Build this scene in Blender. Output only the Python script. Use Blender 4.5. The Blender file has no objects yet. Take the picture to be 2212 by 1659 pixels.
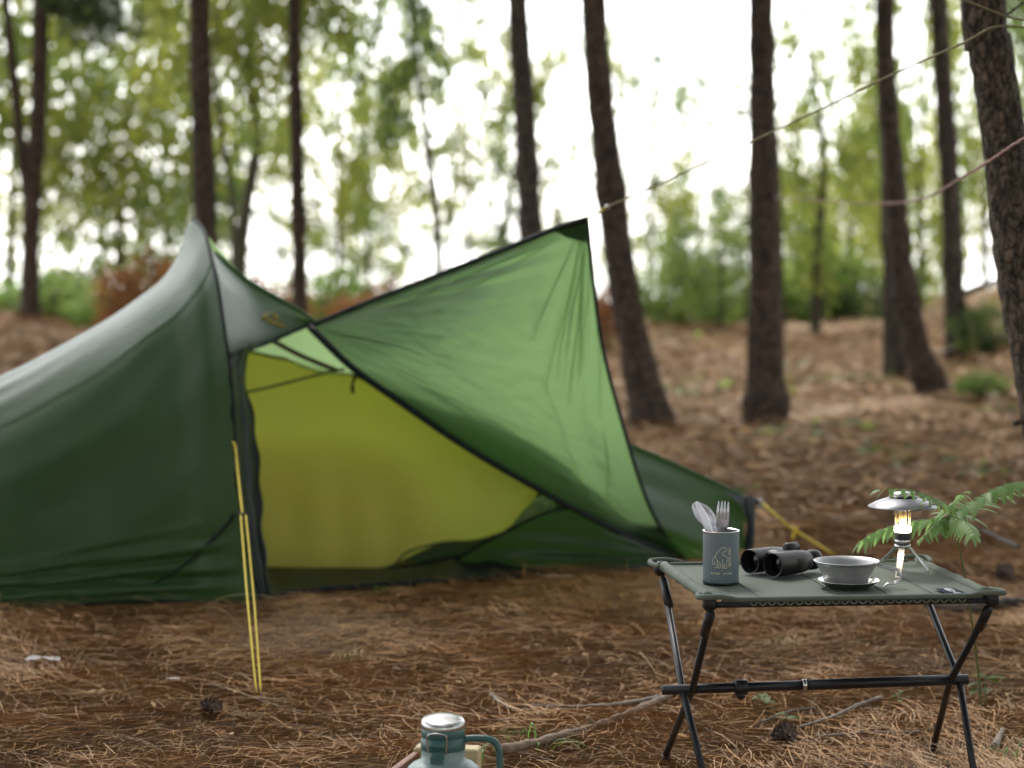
import bpy, math, random
import numpy as np
from mathutils import Vector, Matrix, noise
from mathutils.bvhtree import BVHTree

random.seed(7)
rng = np.random.default_rng(11)
SC = bpy.context.scene
COL = SC.collection
R = math.radians

# ------------------------------------------------------------------ camera
FPX, CX, CY = 85.0 / 36.0 * 2212.0, 1106.0, 829.5      # 85 mm lens, measured on a 2212 x 1659 frame
HOR, CAMH = 470.0, 1.15                                # eye height above the ground
PITCH = math.atan((CY - HOR) / FPX)
cam_data = bpy.data.cameras.new('camera')
cam_data.lens = 85.0
cam_data.sensor_width = 36.0
cam_data.clip_start = 0.05
cam_data.clip_end = 6000
cam_data.dof.use_dof = True
cam_data.dof.focus_distance = 5.0
cam_data.dof.aperture_fstop = 3.0
cam = bpy.data.objects.new('camera', cam_data)
COL.objects.link(cam)
cam.location = (0, 0, CAMH)
cam.rotation_euler = (math.pi / 2 - PITCH, 0, 0)
SC.camera = cam

# ------------------------------------------------------------------ sky, sun, exposure
SUN_EL, SUN_AZ = R(48), R(-18)       # azimuth from +Y (away from the camera) towards +X
world = bpy.data.worlds.new('World')
SC.world = world
world.use_nodes = True
wn = world.node_tree
wn.nodes.clear()
w_out = wn.nodes.new('ShaderNodeOutputWorld')
w_bg = wn.nodes.new('ShaderNodeBackground')
w_sky = wn.nodes.new('ShaderNodeTexSky')
w_sky.sky_type = 'NISHITA'
w_sky.sun_disc = False
w_sky.sun_elevation = SUN_EL
w_sky.sun_rotation = SUN_AZ
w_sky.air_density = 1.0
w_sky.dust_density = 1.2
w_sky.ozone_density = 0.6
w_bg.inputs['Strength'].default_value = 0.15
w_hs = wn.nodes.new('ShaderNodeHueSaturation')       # thin white overcast: the sky keeps its brightness, loses most of its blue
w_hs.inputs['Saturation'].default_value = 0.16
wn.links.new(w_sky.outputs[0], w_hs.inputs['Color'])
wn.links.new(w_hs.outputs[0], w_bg.inputs['Color'])
wn.links.new(w_bg.outputs[0], w_out.inputs['Surface'])

sun_data = bpy.data.lights.new('sun', 'SUN')
sun_data.energy = 0.8
sun_data.angle = R(14)
sun_data.color = (1.0, 0.95, 0.87)
sun = bpy.data.objects.new('sun', sun_data)
COL.objects.link(sun)
sun_dir = Vector((math.sin(SUN_AZ) * math.cos(SUN_EL), math.cos(SUN_AZ) * math.cos(SUN_EL), math.sin(SUN_EL)))
sun.rotation_euler = (-sun_dir).to_track_quat('-Z', 'Y').to_euler()
sun.location = (0, 0, 30)

SC.view_settings.view_transform = 'Standard'
SC.view_settings.look = 'None'
SC.view_settings.exposure = 2.0
SC.view_settings.gamma = 1.0
SC.view_settings.use_curve_mapping = False
SC.render.engine = 'CYCLES'
SC.cycles.use_denoising = True
SC.cycles.max_bounces = 8
SC.cycles.transparent_max_bounces = 8
SC.cycles.caustics_reflective = False
SC.cycles.caustics_refractive = False

# ------------------------------------------------------------------ measuring helpers
C0 = Vector((0, 0, CAMH))
CP, SP = math.cos(PITCH), math.sin(PITCH)


def ray(x, y):
    u, v = (x - CX) / FPX, -(y - CY) / FPX
    return Vector((u, CP + v * SP, -SP + v * CP))


def at(x, y, Y):
    d = ray(x, y)
    return C0 + d * (Y / d.y)


def onz(x, y, z):
    d = ray(x, y)
    return C0 + d * ((z - CAMH) / d.z)


def sstep(a, b, x):
    t = np.clip((x - a) / (b - a), 0, 1)
    return t * t * (3 - 2 * t)


def gz(x, y):
    x = np.asarray(x, float)
    y = np.asarray(y, float)
    z = -0.03 * (1 - sstep(5.3, 6.8, y))
    near = 0.012 * np.sin(x * 2.3 + 1.0) * np.sin(y * 1.9 + .4) + 0.007 * np.sin(x * 5.1 - y * 3.3)
    z = z + near * (0.35 + .65 * sstep(8.6, 11, y))
    z = z + 0.10 * np.sin(x * .5 + 1.3) * np.sin(y * .33) * sstep(9, 16, y)
    z = z + 1.35 * np.exp(-((x - 5.6) / 1.7) ** 2 - ((y - 18.5) / 5.0) ** 2)
    z = z + 0.45 * np.exp(-((x + 5.2) / 2.2) ** 2 - ((y - 19) / 5.0) ** 2)
    z = z - np.clip((y - 35) * .22, 0, 7.0)
    return z


def gpt(x, y):
    z = 0.0
    for _ in range(12):
        p = onz(x, y, z)
        z = .5 * z + .5 * float(gz(p.x, p.y))
    return onz(x, y, z)


def snap(p, dz=0.0):
    return Vector((p[0], p[1], float(gz(p[0], p[1])) + dz))


# ------------------------------------------------------------------ object helpers
ROOT = {}


def tag(o, label=None, cat=None, group=None, kind=None):
    for k, v in (('label', label), ('category', cat), ('group', group), ('kind', kind)):
        if v:
            o[k] = v
    return o


def thing(name, loc, label, cat, group=None):
    o = bpy.data.objects.new(name, None)
    o.empty_display_size = .1
    COL.objects.link(o)
    o.location = loc
    ROOT[o.name] = Vector(loc)
    return tag(o, label, cat, group)


class MB:
    def __init__(s):
        s.v, s.f, s.m = [], [], []

    def grid(s, P, closed_u=False, mi=0):
        nu, nv = len(P), len(P[0])
        b = len(s.v)
        for row in P:
            s.v.extend([tuple(p) for p in row])
        for i in range(nu if closed_u else nu - 1):
            for j in range(nv - 1):
                i2 = (i + 1) % nu
                s.f.append((b + i * nv + j, b + i2 * nv + j, b + i2 * nv + j + 1, b + i * nv + j + 1))
                s.m.append(mi)
        return s

    def poly(s, pts, mi=0):
        b = len(s.v)
        s.v.extend([tuple(p) for p in pts])
        s.f.append(tuple(range(b, b + len(pts))))
        s.m.append(mi)
        return s

    def tube(s, path, rad, n=10, cap=True, disp=None):
        path = [Vector(p) for p in path]
        k = len(path)
        if not hasattr(rad, '__len__'):
            rad = [rad] * k
        b = len(s.v)
        t0 = (path[1] - path[0]).normalized()
        ref = Vector((0, 0, 1)) if abs(t0.z) < .9 else Vector((1, 0, 0))
        nx = t0.cross(ref).normalized()
        for i in range(k):
            t = (path[min(i + 1, k - 1)] - path[max(i - 1, 0)])
            t = t.normalized() if t.length > 1e-9 else t0
            nx = (nx - t * nx.dot(t)).normalized()
            ny = t.cross(nx)
            for j in range(n):
                a = 2 * math.pi * j / n
                r = rad[i] * (disp(i, j, a) if disp else 1)
                s.v.append(tuple(path[i] + (nx * math.cos(a) + ny * math.sin(a)) * r))
        for i in range(k - 1):
            for j in range(n):
                j2 = (j + 1) % n
                s.f.append((b + i * n + j, b + i * n + j2, b + (i + 1) * n + j2, b + (i + 1) * n + j))
                s.m.append(0)
        if cap:
            s.f.append(tuple(b + j for j in reversed(range(n))))
            s.f.append(tuple(b + (k - 1) * n + j for j in range(n)))
            s.m += [0, 0]
        return s

    def lathe(s, prof, org=(0, 0, 0), n=40, M=None):
        """prof: (radius, z) pairs"""
        b = len(s.v)
        org = Vector(org)
        for r, z in prof:
            for j in range(n):
                a = 2 * math.pi * j / n
                p = Vector((r * math.cos(a), r * math.sin(a), z))
                if M is not None:
                    p = M @ p
                s.v.append(tuple(org + p))
        for i in range(len(prof) - 1):
            for j in range(n):
                j2 = (j + 1) % n
                s.f.append((b + i * n + j, b + i * n + j2, b + (i + 1) * n + j2, b + (i + 1) * n + j))
                s.m.append(0)
        return s

    def box(s, c, sx, sy, sz, M=None, bev=0.0):
        c = Vector(c)
        b = len(s.v)
        M = M or Matrix.Identity(3)
        if bev <= 0:
            for dz in (-.5, .5):
                for dx, dy in ((-.5, -.5), (.5, -.5), (.5, .5), (-.5, .5)):
                    s.v.append(tuple(c + M @ Vector((dx * sx, dy * sy, dz * sz))))
            for f in ((0, 3, 2, 1), (4, 5, 6, 7), (0, 1, 5, 4), (1, 2, 6, 5), (2, 3, 7, 6), (3, 0, 4, 7)):
                s.f.append(tuple(b + i for i in f))
                s.m.append(0)
            return s
        hx, hy, hz = sx / 2, sy / 2, sz / 2
        rings = []
        for (ins, z) in ((bev, -hz), (0, -hz + bev), (0, hz - bev), (bev, hz)):
            x, y = hx - ins, hy - ins
            q = bev * .6 if ins == 0 else bev * .3
            ring = [(x - q, -y), (x, -y + q), (x, y - q), (x - q, y), (-x + q, y), (-x, y - q), (-x, -y + q), (-x + q, -y)]
            rings.append([c + M @ Vector((px, py, z)) for px, py in ring])
        for rg in rings:
            s.v.extend([tuple(p) for p in rg])
        for i in range(3):
            for j in range(8):
                j2 = (j + 1) % 8
                s.f.append((b + i * 8 + j, b + i * 8 + j2, b + (i + 1) * 8 + j2, b + (i + 1) * 8 + j))
                s.m.append(0)
        s.f.append(tuple(b + j for j in reversed(range(8))))
        s.f.append(tuple(b + 24 + j for j in range(8)))
        s.m += [0, 0]
        return s

    def build(s, name, mats, parent=None, smooth=True, auto=None):
        me = bpy.data.meshes.new(name)
        off = Vector((0, 0, 0))
        if parent is not None:
            q = parent
            while q.parent is not None:
                q = q.parent
            off = ROOT.get(q.name, Vector((0, 0, 0)))
        v = [(p[0] - off.x, p[1] - off.y, p[2] - off.z) for p in s.v]
        me.from_pydata(v, [], s.f)
        if not isinstance(mats, (list, tuple)):
            mats = [mats]
        for m in mats:
            me.materials.append(m)
        if len(mats) > 1:
            me.polygons.foreach_set('material_index', s.m)
        if smooth:
            me.polygons.foreach_set('use_smooth', [True] * len(me.polygons))
            if auto is not None:
                try:
                    me.set_sharp_from_angle(angle=R(auto))
                except Exception:
                    pass
        me.update()
        o = bpy.data.objects.new(name, me)
        COL.objects.link(o)
        if parent is not None:
            o.parent = parent
        return o


def mesh_np(name, V, F, mats, mi=None, smooth=False):
    """fast mesh of quads from numpy arrays"""
    me = bpy.data.meshes.new(name)
    nv, nf, k = len(V), len(F), F.shape[1]
    me.vertices.add(nv)
    me.vertices.foreach_set('co', np.ascontiguousarray(V, dtype=np.float32).ravel())
    me.loops.add(nf * k)
    me.loops.foreach_set('vertex_index', np.ascontiguousarray(F, dtype=np.int32).ravel())
    me.polygons.add(nf)
    me.polygons.foreach_set('loop_start', np.arange(0, nf * k, k, dtype=np.int32))
    for m in mats:
        me.materials.append(m)
    if mi is not None:
        me.polygons.foreach_set('material_index', np.ascontiguousarray(mi, dtype=np.int32))
    if smooth:
        me.polygons.foreach_set('use_smooth', np.ones(nf, dtype=bool))
    me.update(calc_edges=True)
    return me


def link(name, me, parent=None, loc=None, rot=None, scale=None):
    o = bpy.data.objects.new(name, me)
    COL.objects.link(o)
    if parent is not None:
        o.parent = parent
    if loc is not None:
        o.location = loc
    if rot is not None:
        o.rotation_euler = rot
    if scale is not None:
        o.scale = scale
    return o


def cr(pts, n):
    """Catmull-Rom through pts, n samples"""
    P = [Vector(p) for p in pts]
    if len(P) == 2:
        return [P[0].lerp(P[1], i / (n - 1)) for i in range(n)]
    P = [P[0] * 2 - P[1]] + P + [P[-1] * 2 - P[-2]]
    L = [0.0]
    for i in range(1, len(P) - 2):
        L.append(L[-1] + (P[i + 1] - P[i]).length)
    out = []
    for i in range(n):
        d = L[-1] * i / (n - 1)
        k = 0
        while k < len(L) - 2 and L[k + 1] < d:
            k += 1
        t = (d - L[k]) / max(L[k + 1] - L[k], 1e-9)
        a, b, c, e = P[k], P[k + 1], P[k + 2], P[k + 3]
        out.append(.5 * ((2 * b) + (c - a) * t + (2 * a - 5 * b + 4 * c - e) * t * t + (3 * b - a - 3 * c + e) * t ** 3))
    return out


def coons_tri(A, AB, AC, BC, nu, nv):
    """patch with the apex A; AB and AC leave the apex, BC joins their ends"""
    ab, ac, bc = cr(AB, nu), cr(AC, nu), cr(BC, nv)
    B, C = ab[-1], ac[-1]
    rows = []
    for i in range(nu):
        u = i / (nu - 1)
        row = []
        for j in range(nv):
            v = j / (nv - 1)
            s1 = ab[i] * (1 - v) + ac[i] * v
            s2 = A * (1 - u) + bc[j] * u
            s3 = A * (1 - u) + (B * (1 - v) + C * v) * u
            row.append(s1 + s2 - s3)
        rows.append(row)
    return rows


def grid_normals(P):
    nu, nv = len(P), len(P[0])
    N = []
    for i in range(nu):
        row = []
        for j in range(nv):
            a = P[min(i + 1, nu - 1)][j] - P[max(i - 1, 0)][j]
            b = P[i][min(j + 1, nv - 1)] - P[i][max(j - 1, 0)]
            n = a.cross(b)
            row.append(n.normalized() if n.length > 1e-12 else Vector((0, -1, 0)))
        N.append(row)
    return N


# ------------------------------------------------------------------ materials
def mat(name, col, rough=.6, metal=0.0, spec=.5, col2=None, nscale=8.0, ndetail=5, stretch=(1, 1, 1),
        lo=.35, hi=.65, bump=0.0, bscale=None, transl=None, tfac=.5, emit=None, estr=0.0, sheen=0.0, coat=0.0, kind='noise', aniso=0.0):
    m = bpy.data.materials.new(name)
    m.use_nodes = True
    nt = m.node_tree
    N, L = nt.nodes, nt.links
    bs = N['Principled BSDF']
    out = N['Material Output']
    bs.inputs['Base Color'].default_value = (*col, 1)
    bs.inputs['Roughness'].default_value = rough
    bs.inputs['Metallic'].default_value = metal
    bs.inputs['Specular IOR Level'].default_value = spec
    if sheen:
        bs.inputs['Sheen Weight'].default_value = sheen
    if coat:
        bs.inputs['Coat Weight'].default_value = coat
        bs.inputs['Coat Roughness'].default_value = .25
    if emit:
        bs.inputs['Emission Color'].default_value = (*emit, 1)
        bs.inputs['Emission Strength'].default_value = estr
    tc = N.new('ShaderNodeTexCoord')
    mp = N.new('ShaderNodeMapping')
    mp.inputs['Scale'].default_value = stretch
    L.new(tc.outputs['Object'], mp.inputs['Vector'])
    if col2 is not None:
        nz = N.new('ShaderNodeTexNoise')
        nz.inputs['Scale'].default_value = nscale
        nz.inputs['Detail'].default_value = ndetail
        nz.inputs['Roughness'].default_value = .62
        L.new(mp.outputs[0], nz.inputs['Vector'])
        rp = N.new('ShaderNodeValToRGB')
        rp.color_ramp.elements[0].position = lo
        rp.color_ramp.elements[1].position = hi
        rp.color_ramp.elements[0].color = (*col, 1)
        rp.color_ramp.elements[1].color = (*col2, 1)
        L.new(nz.outputs['Fac'], rp.inputs['Fac'])
        L.new(rp.outputs[0], bs.inputs['Base Color'])
    if bump:
        nb = N.new('ShaderNodeTexNoise')
        nb.inputs['Scale'].default_value = bscale or nscale * 3
        nb.inputs['Detail'].default_value = 6
        L.new(mp.outputs[0], nb.inputs['Vector'])
        bp = N.new('ShaderNodeBump')
        bp.inputs['Strength'].default_value = min(bump, 1.0)
        bp.inputs['Distance'].default_value = .01
        L.new(nb.outputs['Fac'], bp.inputs['Height'])
        L.new(bp.outputs[0], bs.inputs['Normal'])
    if transl is not None:
        tr = N.new('ShaderNodeBsdfTranslucent')
        tr.inputs['Color'].default_value = (*transl, 1)
        mx = N.new('ShaderNodeMixShader')
        mx.inputs['Fac'].default_value = tfac
        L.new(bs.outputs[0], mx.inputs[1])
        L.new(tr.outputs[0], mx.inputs[2])
        L.new(mx.outputs[0], out.inputs['Surface'])
    return m


def ground_mat():
    m = bpy.data.materials.new('forest_floor')
    m.use_nodes = True
    nt = m.node_tree
    N, L = nt.nodes, nt.links
    bs = N['Principled BSDF']
    bs.inputs['Roughness'].default_value = .9
    bs.inputs['Specular IOR Level'].default_value = .15
    tc = N.new('ShaderNodeTexCoord')

    def nz(scale, det, sx=1, sy=1):
        mp = N.new('ShaderNodeMapping')
        mp.inputs['Scale'].default_value = (sx, sy, 1)
        L.new(tc.outputs['Object'], mp.inputs['Vector'])
        n = N.new('ShaderNodeTexNoise')
        n.inputs['Scale'].default_value = scale
        n.inputs['Detail'].default_value = det
        n.inputs['Roughness'].default_value = .68
        L.new(mp.outputs[0], n.inputs['Vector'])
        return n

    def ramp(src, a, b, ca, cb):
        r = N.new('ShaderNodeValToRGB')
        r.color_ramp.elements[0].position = a
        r.color_ramp.elements[1].position = b
        r.color_ramp.elements[0].color = (*ca, 1)
        r.color_ramp.elements[1].color = (*cb, 1)
        L.new(src.outputs['Fac'], r.inputs['Fac'])
        return r

    def mix(fac, a, b):
        x = N.new('ShaderNodeMix')
        x.data_type = 'RGBA'
        L.new(fac.outputs[0], x.inputs['Factor'])
        L.new(a, x.inputs['A'])
        L.new(b, x.inputs['B'])
        return x.outputs['Result']

    fine = ramp(nz(34, 8), .34, .68, (.055, .033, .014), (.28, .162, .062))
    pale = ramp(nz(9, 6, 1, .6), .40, .70, (.20, .120, .055), (.085, .048, .021))  # tan patches: sunlit floor put into the colour
    f1 = ramp(nz(.9, 4, 1, .55), .55, .70, (0, 0, 0), (.75, .75, .75))
    c = mix(f1, fine.outputs[0], pale.outputs[0])
    f2 = ramp(nz(1.7, 5), .60, .74, (0, 0, 0), (.5, .5, .5))
    grn = ramp(nz(25, 5), .4, .6, (.03, .05, .016), (.07, .11, .03))
    c = mix(f2, c, grn.outputs[0])
    L.new(c, bs.inputs['Base Color'])
    bn = nz(60, 8)
    bp = N.new('ShaderNodeBump')
    bp.inputs['Strength'].default_value = .9
    bp.inputs['Distance'].default_value = .03
    L.new(bn.outputs['Fac'], bp.inputs['Height'])
    L.new(bp.outputs[0], bs.inputs['Normal'])
    return m


M_ground = ground_mat()
M_water = mat('mirror_water', (.02, .03, .035), rough=.08, spec=.5)
M_bark = mat('pine_bark', (.020, .015, .012), rough=.9, spec=.15, col2=(.070, .047, .034), nscale=14, stretch=(1, 1, .35), bump=.8, bscale=45)
M_bark_grey = mat('grey_bark', (.032, .028, .023), rough=.9, spec=.15, col2=(.085, .072, .058), nscale=11, stretch=(1, 1, .4), bump=.6, bscale=40)
M_bark_thin = mat('sapling_bark', (.035, .035, .02), rough=.85, spec=.2, col2=(.09, .085, .05), nscale=10, stretch=(1, 1, .3), bump=.4)
M_leaf_y = mat('yellow_green_leaf', (.10, .135, .032), rough=.55, spec=.3, col2=(.07, .115, .028), nscale=1.3, transl=(.36, .38, .065), tfac=.6)
M_leaf_g = mat('mid_green_leaf', (.05, .095, .022), rough=.5, spec=.3, col2=(.085, .12, .03), nscale=1.2, transl=(.23, .31, .065), tfac=.58)
M_leaf_d = mat('dark_green_leaf', (.035, .065, .022), rough=.55, spec=.3, col2=(.06, .085, .03), nscale=1.5, transl=(.12, .18, .055), tfac=.45)
M_leaf_fresh = mat('fresh_green_leaf', (.055, .115, .022), rough=.5, spec=.3, col2=(.11, .14, .022), nscale=2.0, transl=(.18, .30, .05), tfac=.5)
M_leaf_rust = mat('rusty_dead_leaf', (.17, .075, .03), rough=.8, spec=.2, col2=(.10, .055, .025), nscale=2, transl=(.30, .13, .045), tfac=.45)
M_pine = mat('pine_needle_green', (.03, .05, .018), rough=.6, spec=.3, col2=(.06, .08, .03), nscale=1.5, transl=(.08, .12, .04), tfac=.35)
M_n1 = mat('needle_orange', (.41, .210, .070), rough=.6, spec=.35)
M_n2 = mat('needle_tan', (.33, .200, .085), rough=.6, spec=.35)
M_n3 = mat('needle_dark', (.13, .070, .034), rough=.7, spec=.3)
M_n4 = mat('needle_brown', (.30, .170, .066), rough=.65, spec=.3)
M_litter = mat('dead_leaf', (.15, .075, .035), rough=.75, spec=.25, col2=(.24, .14, .075), nscale=3)
M_fly = mat('fly_fabric', (.027, .055, .029), rough=.37, spec=.30, col2=(.021, .046, .023), nscale=2.5, bump=.22, bscale=22, transl=(.235, .39, .155), tfac=.47)
M_fly_shaded = mat('shaded_fly_fabric', (.030, .064, .021), rough=.42, spec=.24, col2=(.025, .054, .017), nscale=2.5, bump=.22, bscale=22, transl=(.10, .20, .07), tfac=.16)  # same cloth as the fly, translucency cut to put the dark interior in
M_fly_back = mat('fly_back_fabric', (.03, .06, .03), rough=.4, spec=.3, transl=(.30, .44, .19), tfac=.55)  # same cloth as the fly, passes extra light to brighten the inner tent
M_fly_edge = mat('fly_hem_tape', (.007, .011, .011), rough=.65, spec=.18)
M_inner = mat('yellow_inner_fabric', (.74, .67, .22), rough=.65, spec=.2, col2=(.68, .61, .19), nscale=3, transl=(.95, .88, .30), tfac=.64)
M_inner_lit = mat('lit_yellow_inner_fabric', (.60, .55, .14), rough=.65, spec=.2, transl=(.92, .86, .40), tfac=.8)  # inner cloth copy, made more translucent to brighten the front wall
M_inner_edge = mat('olive_binding', (.10, .095, .03), rough=.7)
M_sheet = mat('dark_groundsheet', (.007, .009, .011), rough=.5, spec=.3, col2=(.013, .018, .018), nscale=6, bump=.5, bscale=14)
M_mesh = mat('dark_inner_mesh', (.02, .03, .02), rough=.8, transl=(.10, .18, .08), tfac=.4)
M_cordy = mat('yellow_cord', (.60, .47, .05), rough=.7, spec=.3, col2=(.45, .34, .04), nscale=120)
M_cordg = mat('olive_cord', (.22, .19, .10), rough=.75, col2=(.12, .11, .06), nscale=60)
M_black = mat('black_metal', (.006, .006, .008), rough=.42, spec=.28, col2=(.010, .010, .012), nscale=40)
M_plastic = mat('black_plastic', (.008, .008, .009), rough=.5, spec=.3)
M_steel = mat('brushed_steel', (.46, .455, .45), rough=.30, metal=1.0, col2=(.37, .365, .36), nscale=60, stretch=(1, 1, 6))
M_titan = mat('matte_titanium', (.27, .27, .285), rough=.42, metal=.9, col2=(.21, .21, .22), nscale=50)
M_canvas = mat('olive_canvas', (.102, .120, .098), rough=.8, spec=.2, col2=(.088, .104, .084), nscale=7, bump=.25, bscale=900)
M_stitch = mat('olive_thread', (.15, .16, .095), rough=.8)
M_mug = mat('slate_enamel', (.125, .160, .178), rough=.5, spec=.4, col2=(.115, .148, .165), nscale=25, bump=.05, bscale=400)
M_print = mat('cream_print', (.58, .54, .38), rough=.6)
M_logo = mat('yellow_print', (.34, .27, .03), rough=.6)
M_rubber = mat('binocular_rubber', (.008, .008, .009), rough=.40, spec=.3, col2=(.011, .010, .012), nscale=30, bump=.15, bscale=500)
M_glass = mat('lens_glass', (.003, .003, .005), rough=.12, spec=.25)
M_labelp = mat('navy_label', (.010, .011, .032), rough=.9, spec=.1)
M_white = mat('white_thread', (.62, .62, .64), rough=.7)
M_flame = mat('lantern_light', (1, .8, .5), rough=.5, emit=(1.0, .87, .66), estr=11.0)
M_amber = mat('amber_tube', (.42, .31, .15), rough=.4, metal=.6)
M_teal = mat('teal_enamel', (.018, .070, .068), rough=.42, spec=.5, col2=(.024, .085, .080), nscale=60, bump=.12, bscale=300)
M_sage = mat('sage_hammertone', (.13, .195, .185), rough=.40, spec=.5, col2=(.16, .225, .21), nscale=120, bump=.2, bscale=260)
M_wood_r = mat('reddish_wood', (.20, .075, .032), rough=.55, col2=(.12, .045, .02), nscale=12, stretch=(6, 1, 6))
M_wood_p = mat('pale_wood', (.42, .34, .19), rough=.7, col2=(.34, .26, .14), nscale=14, stretch=(1, 1, 8))
M_stick = mat('weathered_stick', (.21, .15, .10), rough=.85, col2=(.11, .075, .05), nscale=30, stretch=(1, 1, 1), bump=.5, bscale=120)
M_stick_g = mat('grey_stick', (.24, .20, .16), rough=.85, col2=(.13, .105, .085), nscale=28, bump=.5, bscale=110)
M_log = mat('dark_branch', (.05, .042, .035), rough=.9, col2=(.10, .085, .07), nscale=20, bump=.6, bscale=90)
M_cone = mat('pine_cone_brown', (.045, .026, .018), rough=.8, col2=(.085, .05, .034), nscale=50)
M_fern = mat('fern_green', (.12, .225, .078), rough=.45, spec=.4, col2=(.155, .265, .09), nscale=30, transl=(.29, .48, .155), tfac=.45)
M_fern_old = mat('fern_yellowing', (.20, .20, .05), rough=.6, transl=(.36, .34, .06), tfac=.45)
M_stem = mat('fern_stem', (.07, .11, .025), rough=.6)
M_straw = mat('dry_straw', (.42, .33, .16), rough=.7, col2=(.32, .24, .11), nscale=15)
M_paper = mat('pale_paper', (.40, .37, .35), rough=.8)
M_grass = mat('grass_blade', (.075, .15, .03), rough=.5, transl=(.18, .34, .06), tfac=.4)
M_rope = mat('red_white_rope', (.15, .025, .025), rough=.8, col2=(.20, .06, .05), nscale=26)
M_chip = mat('wood_chip', (.36, .22, .15), rough=.8, col2=(.26, .15, .10), nscale=30)



def plate_bark(name, scale, dark, light):
    m = bpy.data.materials.new(name)
    m.use_nodes = True
    N, L = m.node_tree.nodes, m.node_tree.links
    bs = N['Principled BSDF']
    bs.inputs['Roughness'].default_value = .9
    bs.inputs['Specular IOR Level'].default_value = .2
    tc = N.new('ShaderNodeTexCoord')
    mp = N.new('ShaderNodeMapping')
    mp.inputs['Scale'].default_value = (1, 1, .36)
    nz = N.new('ShaderNodeTexNoise')
    nz.inputs['Scale'].default_value = 18
    nz.inputs['Detail'].default_value = 5
    ad = N.new('ShaderNodeMixRGB')
    ad.blend_type = 'ADD'
    ad.inputs[0].default_value = .10
    vo = N.new('ShaderNodeTexVoronoi')
    vo.feature = 'DISTANCE_TO_EDGE'
    vo.inputs['Scale'].default_value = scale
    L.new(tc.outputs['Object'], mp.inputs['Vector'])
    L.new(mp.outputs[0], nz.inputs['Vector'])
    L.new(mp.outputs[0], ad.inputs[1])
    L.new(nz.outputs['Color'], ad.inputs[2])
    L.new(ad.outputs[0], vo.inputs['Vector'])
    rp = N.new('ShaderNodeValToRGB')
    e = rp.color_ramp.elements
    e[0].position, e[0].color = .02, (*dark, 1)
    e[1].position, e[1].color = .13, (*light, 1)
    L.new(vo.outputs['Distance'], rp.inputs['Fac'])
    n2 = N.new('ShaderNodeTexNoise')
    n2.inputs['Scale'].default_value = 60
    n2.inputs['Detail'].default_value = 6
    L.new(mp.outputs[0], n2.inputs['Vector'])
    r2 = N.new('ShaderNodeValToRGB')
    r2.color_ramp.elements[0].position, r2.color_ramp.elements[0].color = .35, (.5, .5, .5, 1)
    r2.color_ramp.elements[1].position, r2.color_ramp.elements[1].color = .65, (1.5, 1.4, 1.3, 1)
    L.new(n2.outputs['Fac'], r2.inputs['Fac'])
    mu = N.new('ShaderNodeMixRGB')
    mu.blend_type = 'MULTIPLY'
    mu.inputs[0].default_value = 1
    L.new(rp.outputs[0], mu.inputs[1])
    L.new(r2.outputs[0], mu.inputs[2])
    L.new(mu.outputs[0], bs.inputs['Base Color'])
    bp = N.new('ShaderNodeBump')
    bp.inputs['Strength'].default_value = 1
    bp.inputs['Distance'].default_value = .03
    L.new(vo.outputs['Distance'], bp.inputs['Height'])
    L.new(bp.outputs[0], bs.inputs['Normal'])
    return m


M_bark_near = plate_bark('plated_pine_bark', 52, (.022, .017, .014), (.115, .094, .076))
M_bark = plate_bark('mid_pine_bark', 30, (.015, .012, .009), (.078, .056, .042))
M_bark_grey = plate_bark('mid_grey_bark', 30, (.02, .017, .014), (.082, .068, .055))

# ------------------------------------------------------------------ ground and added sky-mirroring water
xs = np.unique(np.concatenate([np.linspace(-2500, -60, 14), np.linspace(-60, -8, 40), np.linspace(-8, 8, 161), np.linspace(8, 60, 40), np.linspace(60, 2500, 14)]))
ys = np.unique(np.concatenate([np.linspace(-60, 1, 20), np.linspace(1, 12, 150), np.linspace(12, 40, 120), np.linspace(40, 90, 40), np.linspace(90, 3500, 20)]))
GX, GY = np.meshgrid(xs, ys, indexing='ij')
GZ = gz(GX, GY)
V = np.stack([GX, GY, GZ], -1).reshape(-1, 3)
ni, nj = len(xs), len(ys)
I, J = np.meshgrid(np.arange(ni - 1), np.arange(nj - 1), indexing='ij')
a = (I * nj + J).ravel()
F = np.stack([a, a + nj, a + nj + 1, a + 1], -1)
tag(link('ground', mesh_np('ground', V, F, [M_ground], smooth=True)), kind='structure')
lm = MB().poly([(-2400, 50, -5), (2400, 50, -5), (2400, 3400, -5), (-2400, 3400, -5)])  # added water sheet, mirrors the sky so the view below the horizon turns white
tag(lm.build('sky_mirror_water', M_water, smooth=False), kind='structure')


# ------------------------------------------------------------------ pine needles on the floor (nobody could count them)
def tent_front(x):
    return np.interp(x, [-3, -1.9, -1.35, -.76, .57, .9], [7.05, 7.0, 7.02, 7.13, 7.98, 8.2])


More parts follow.
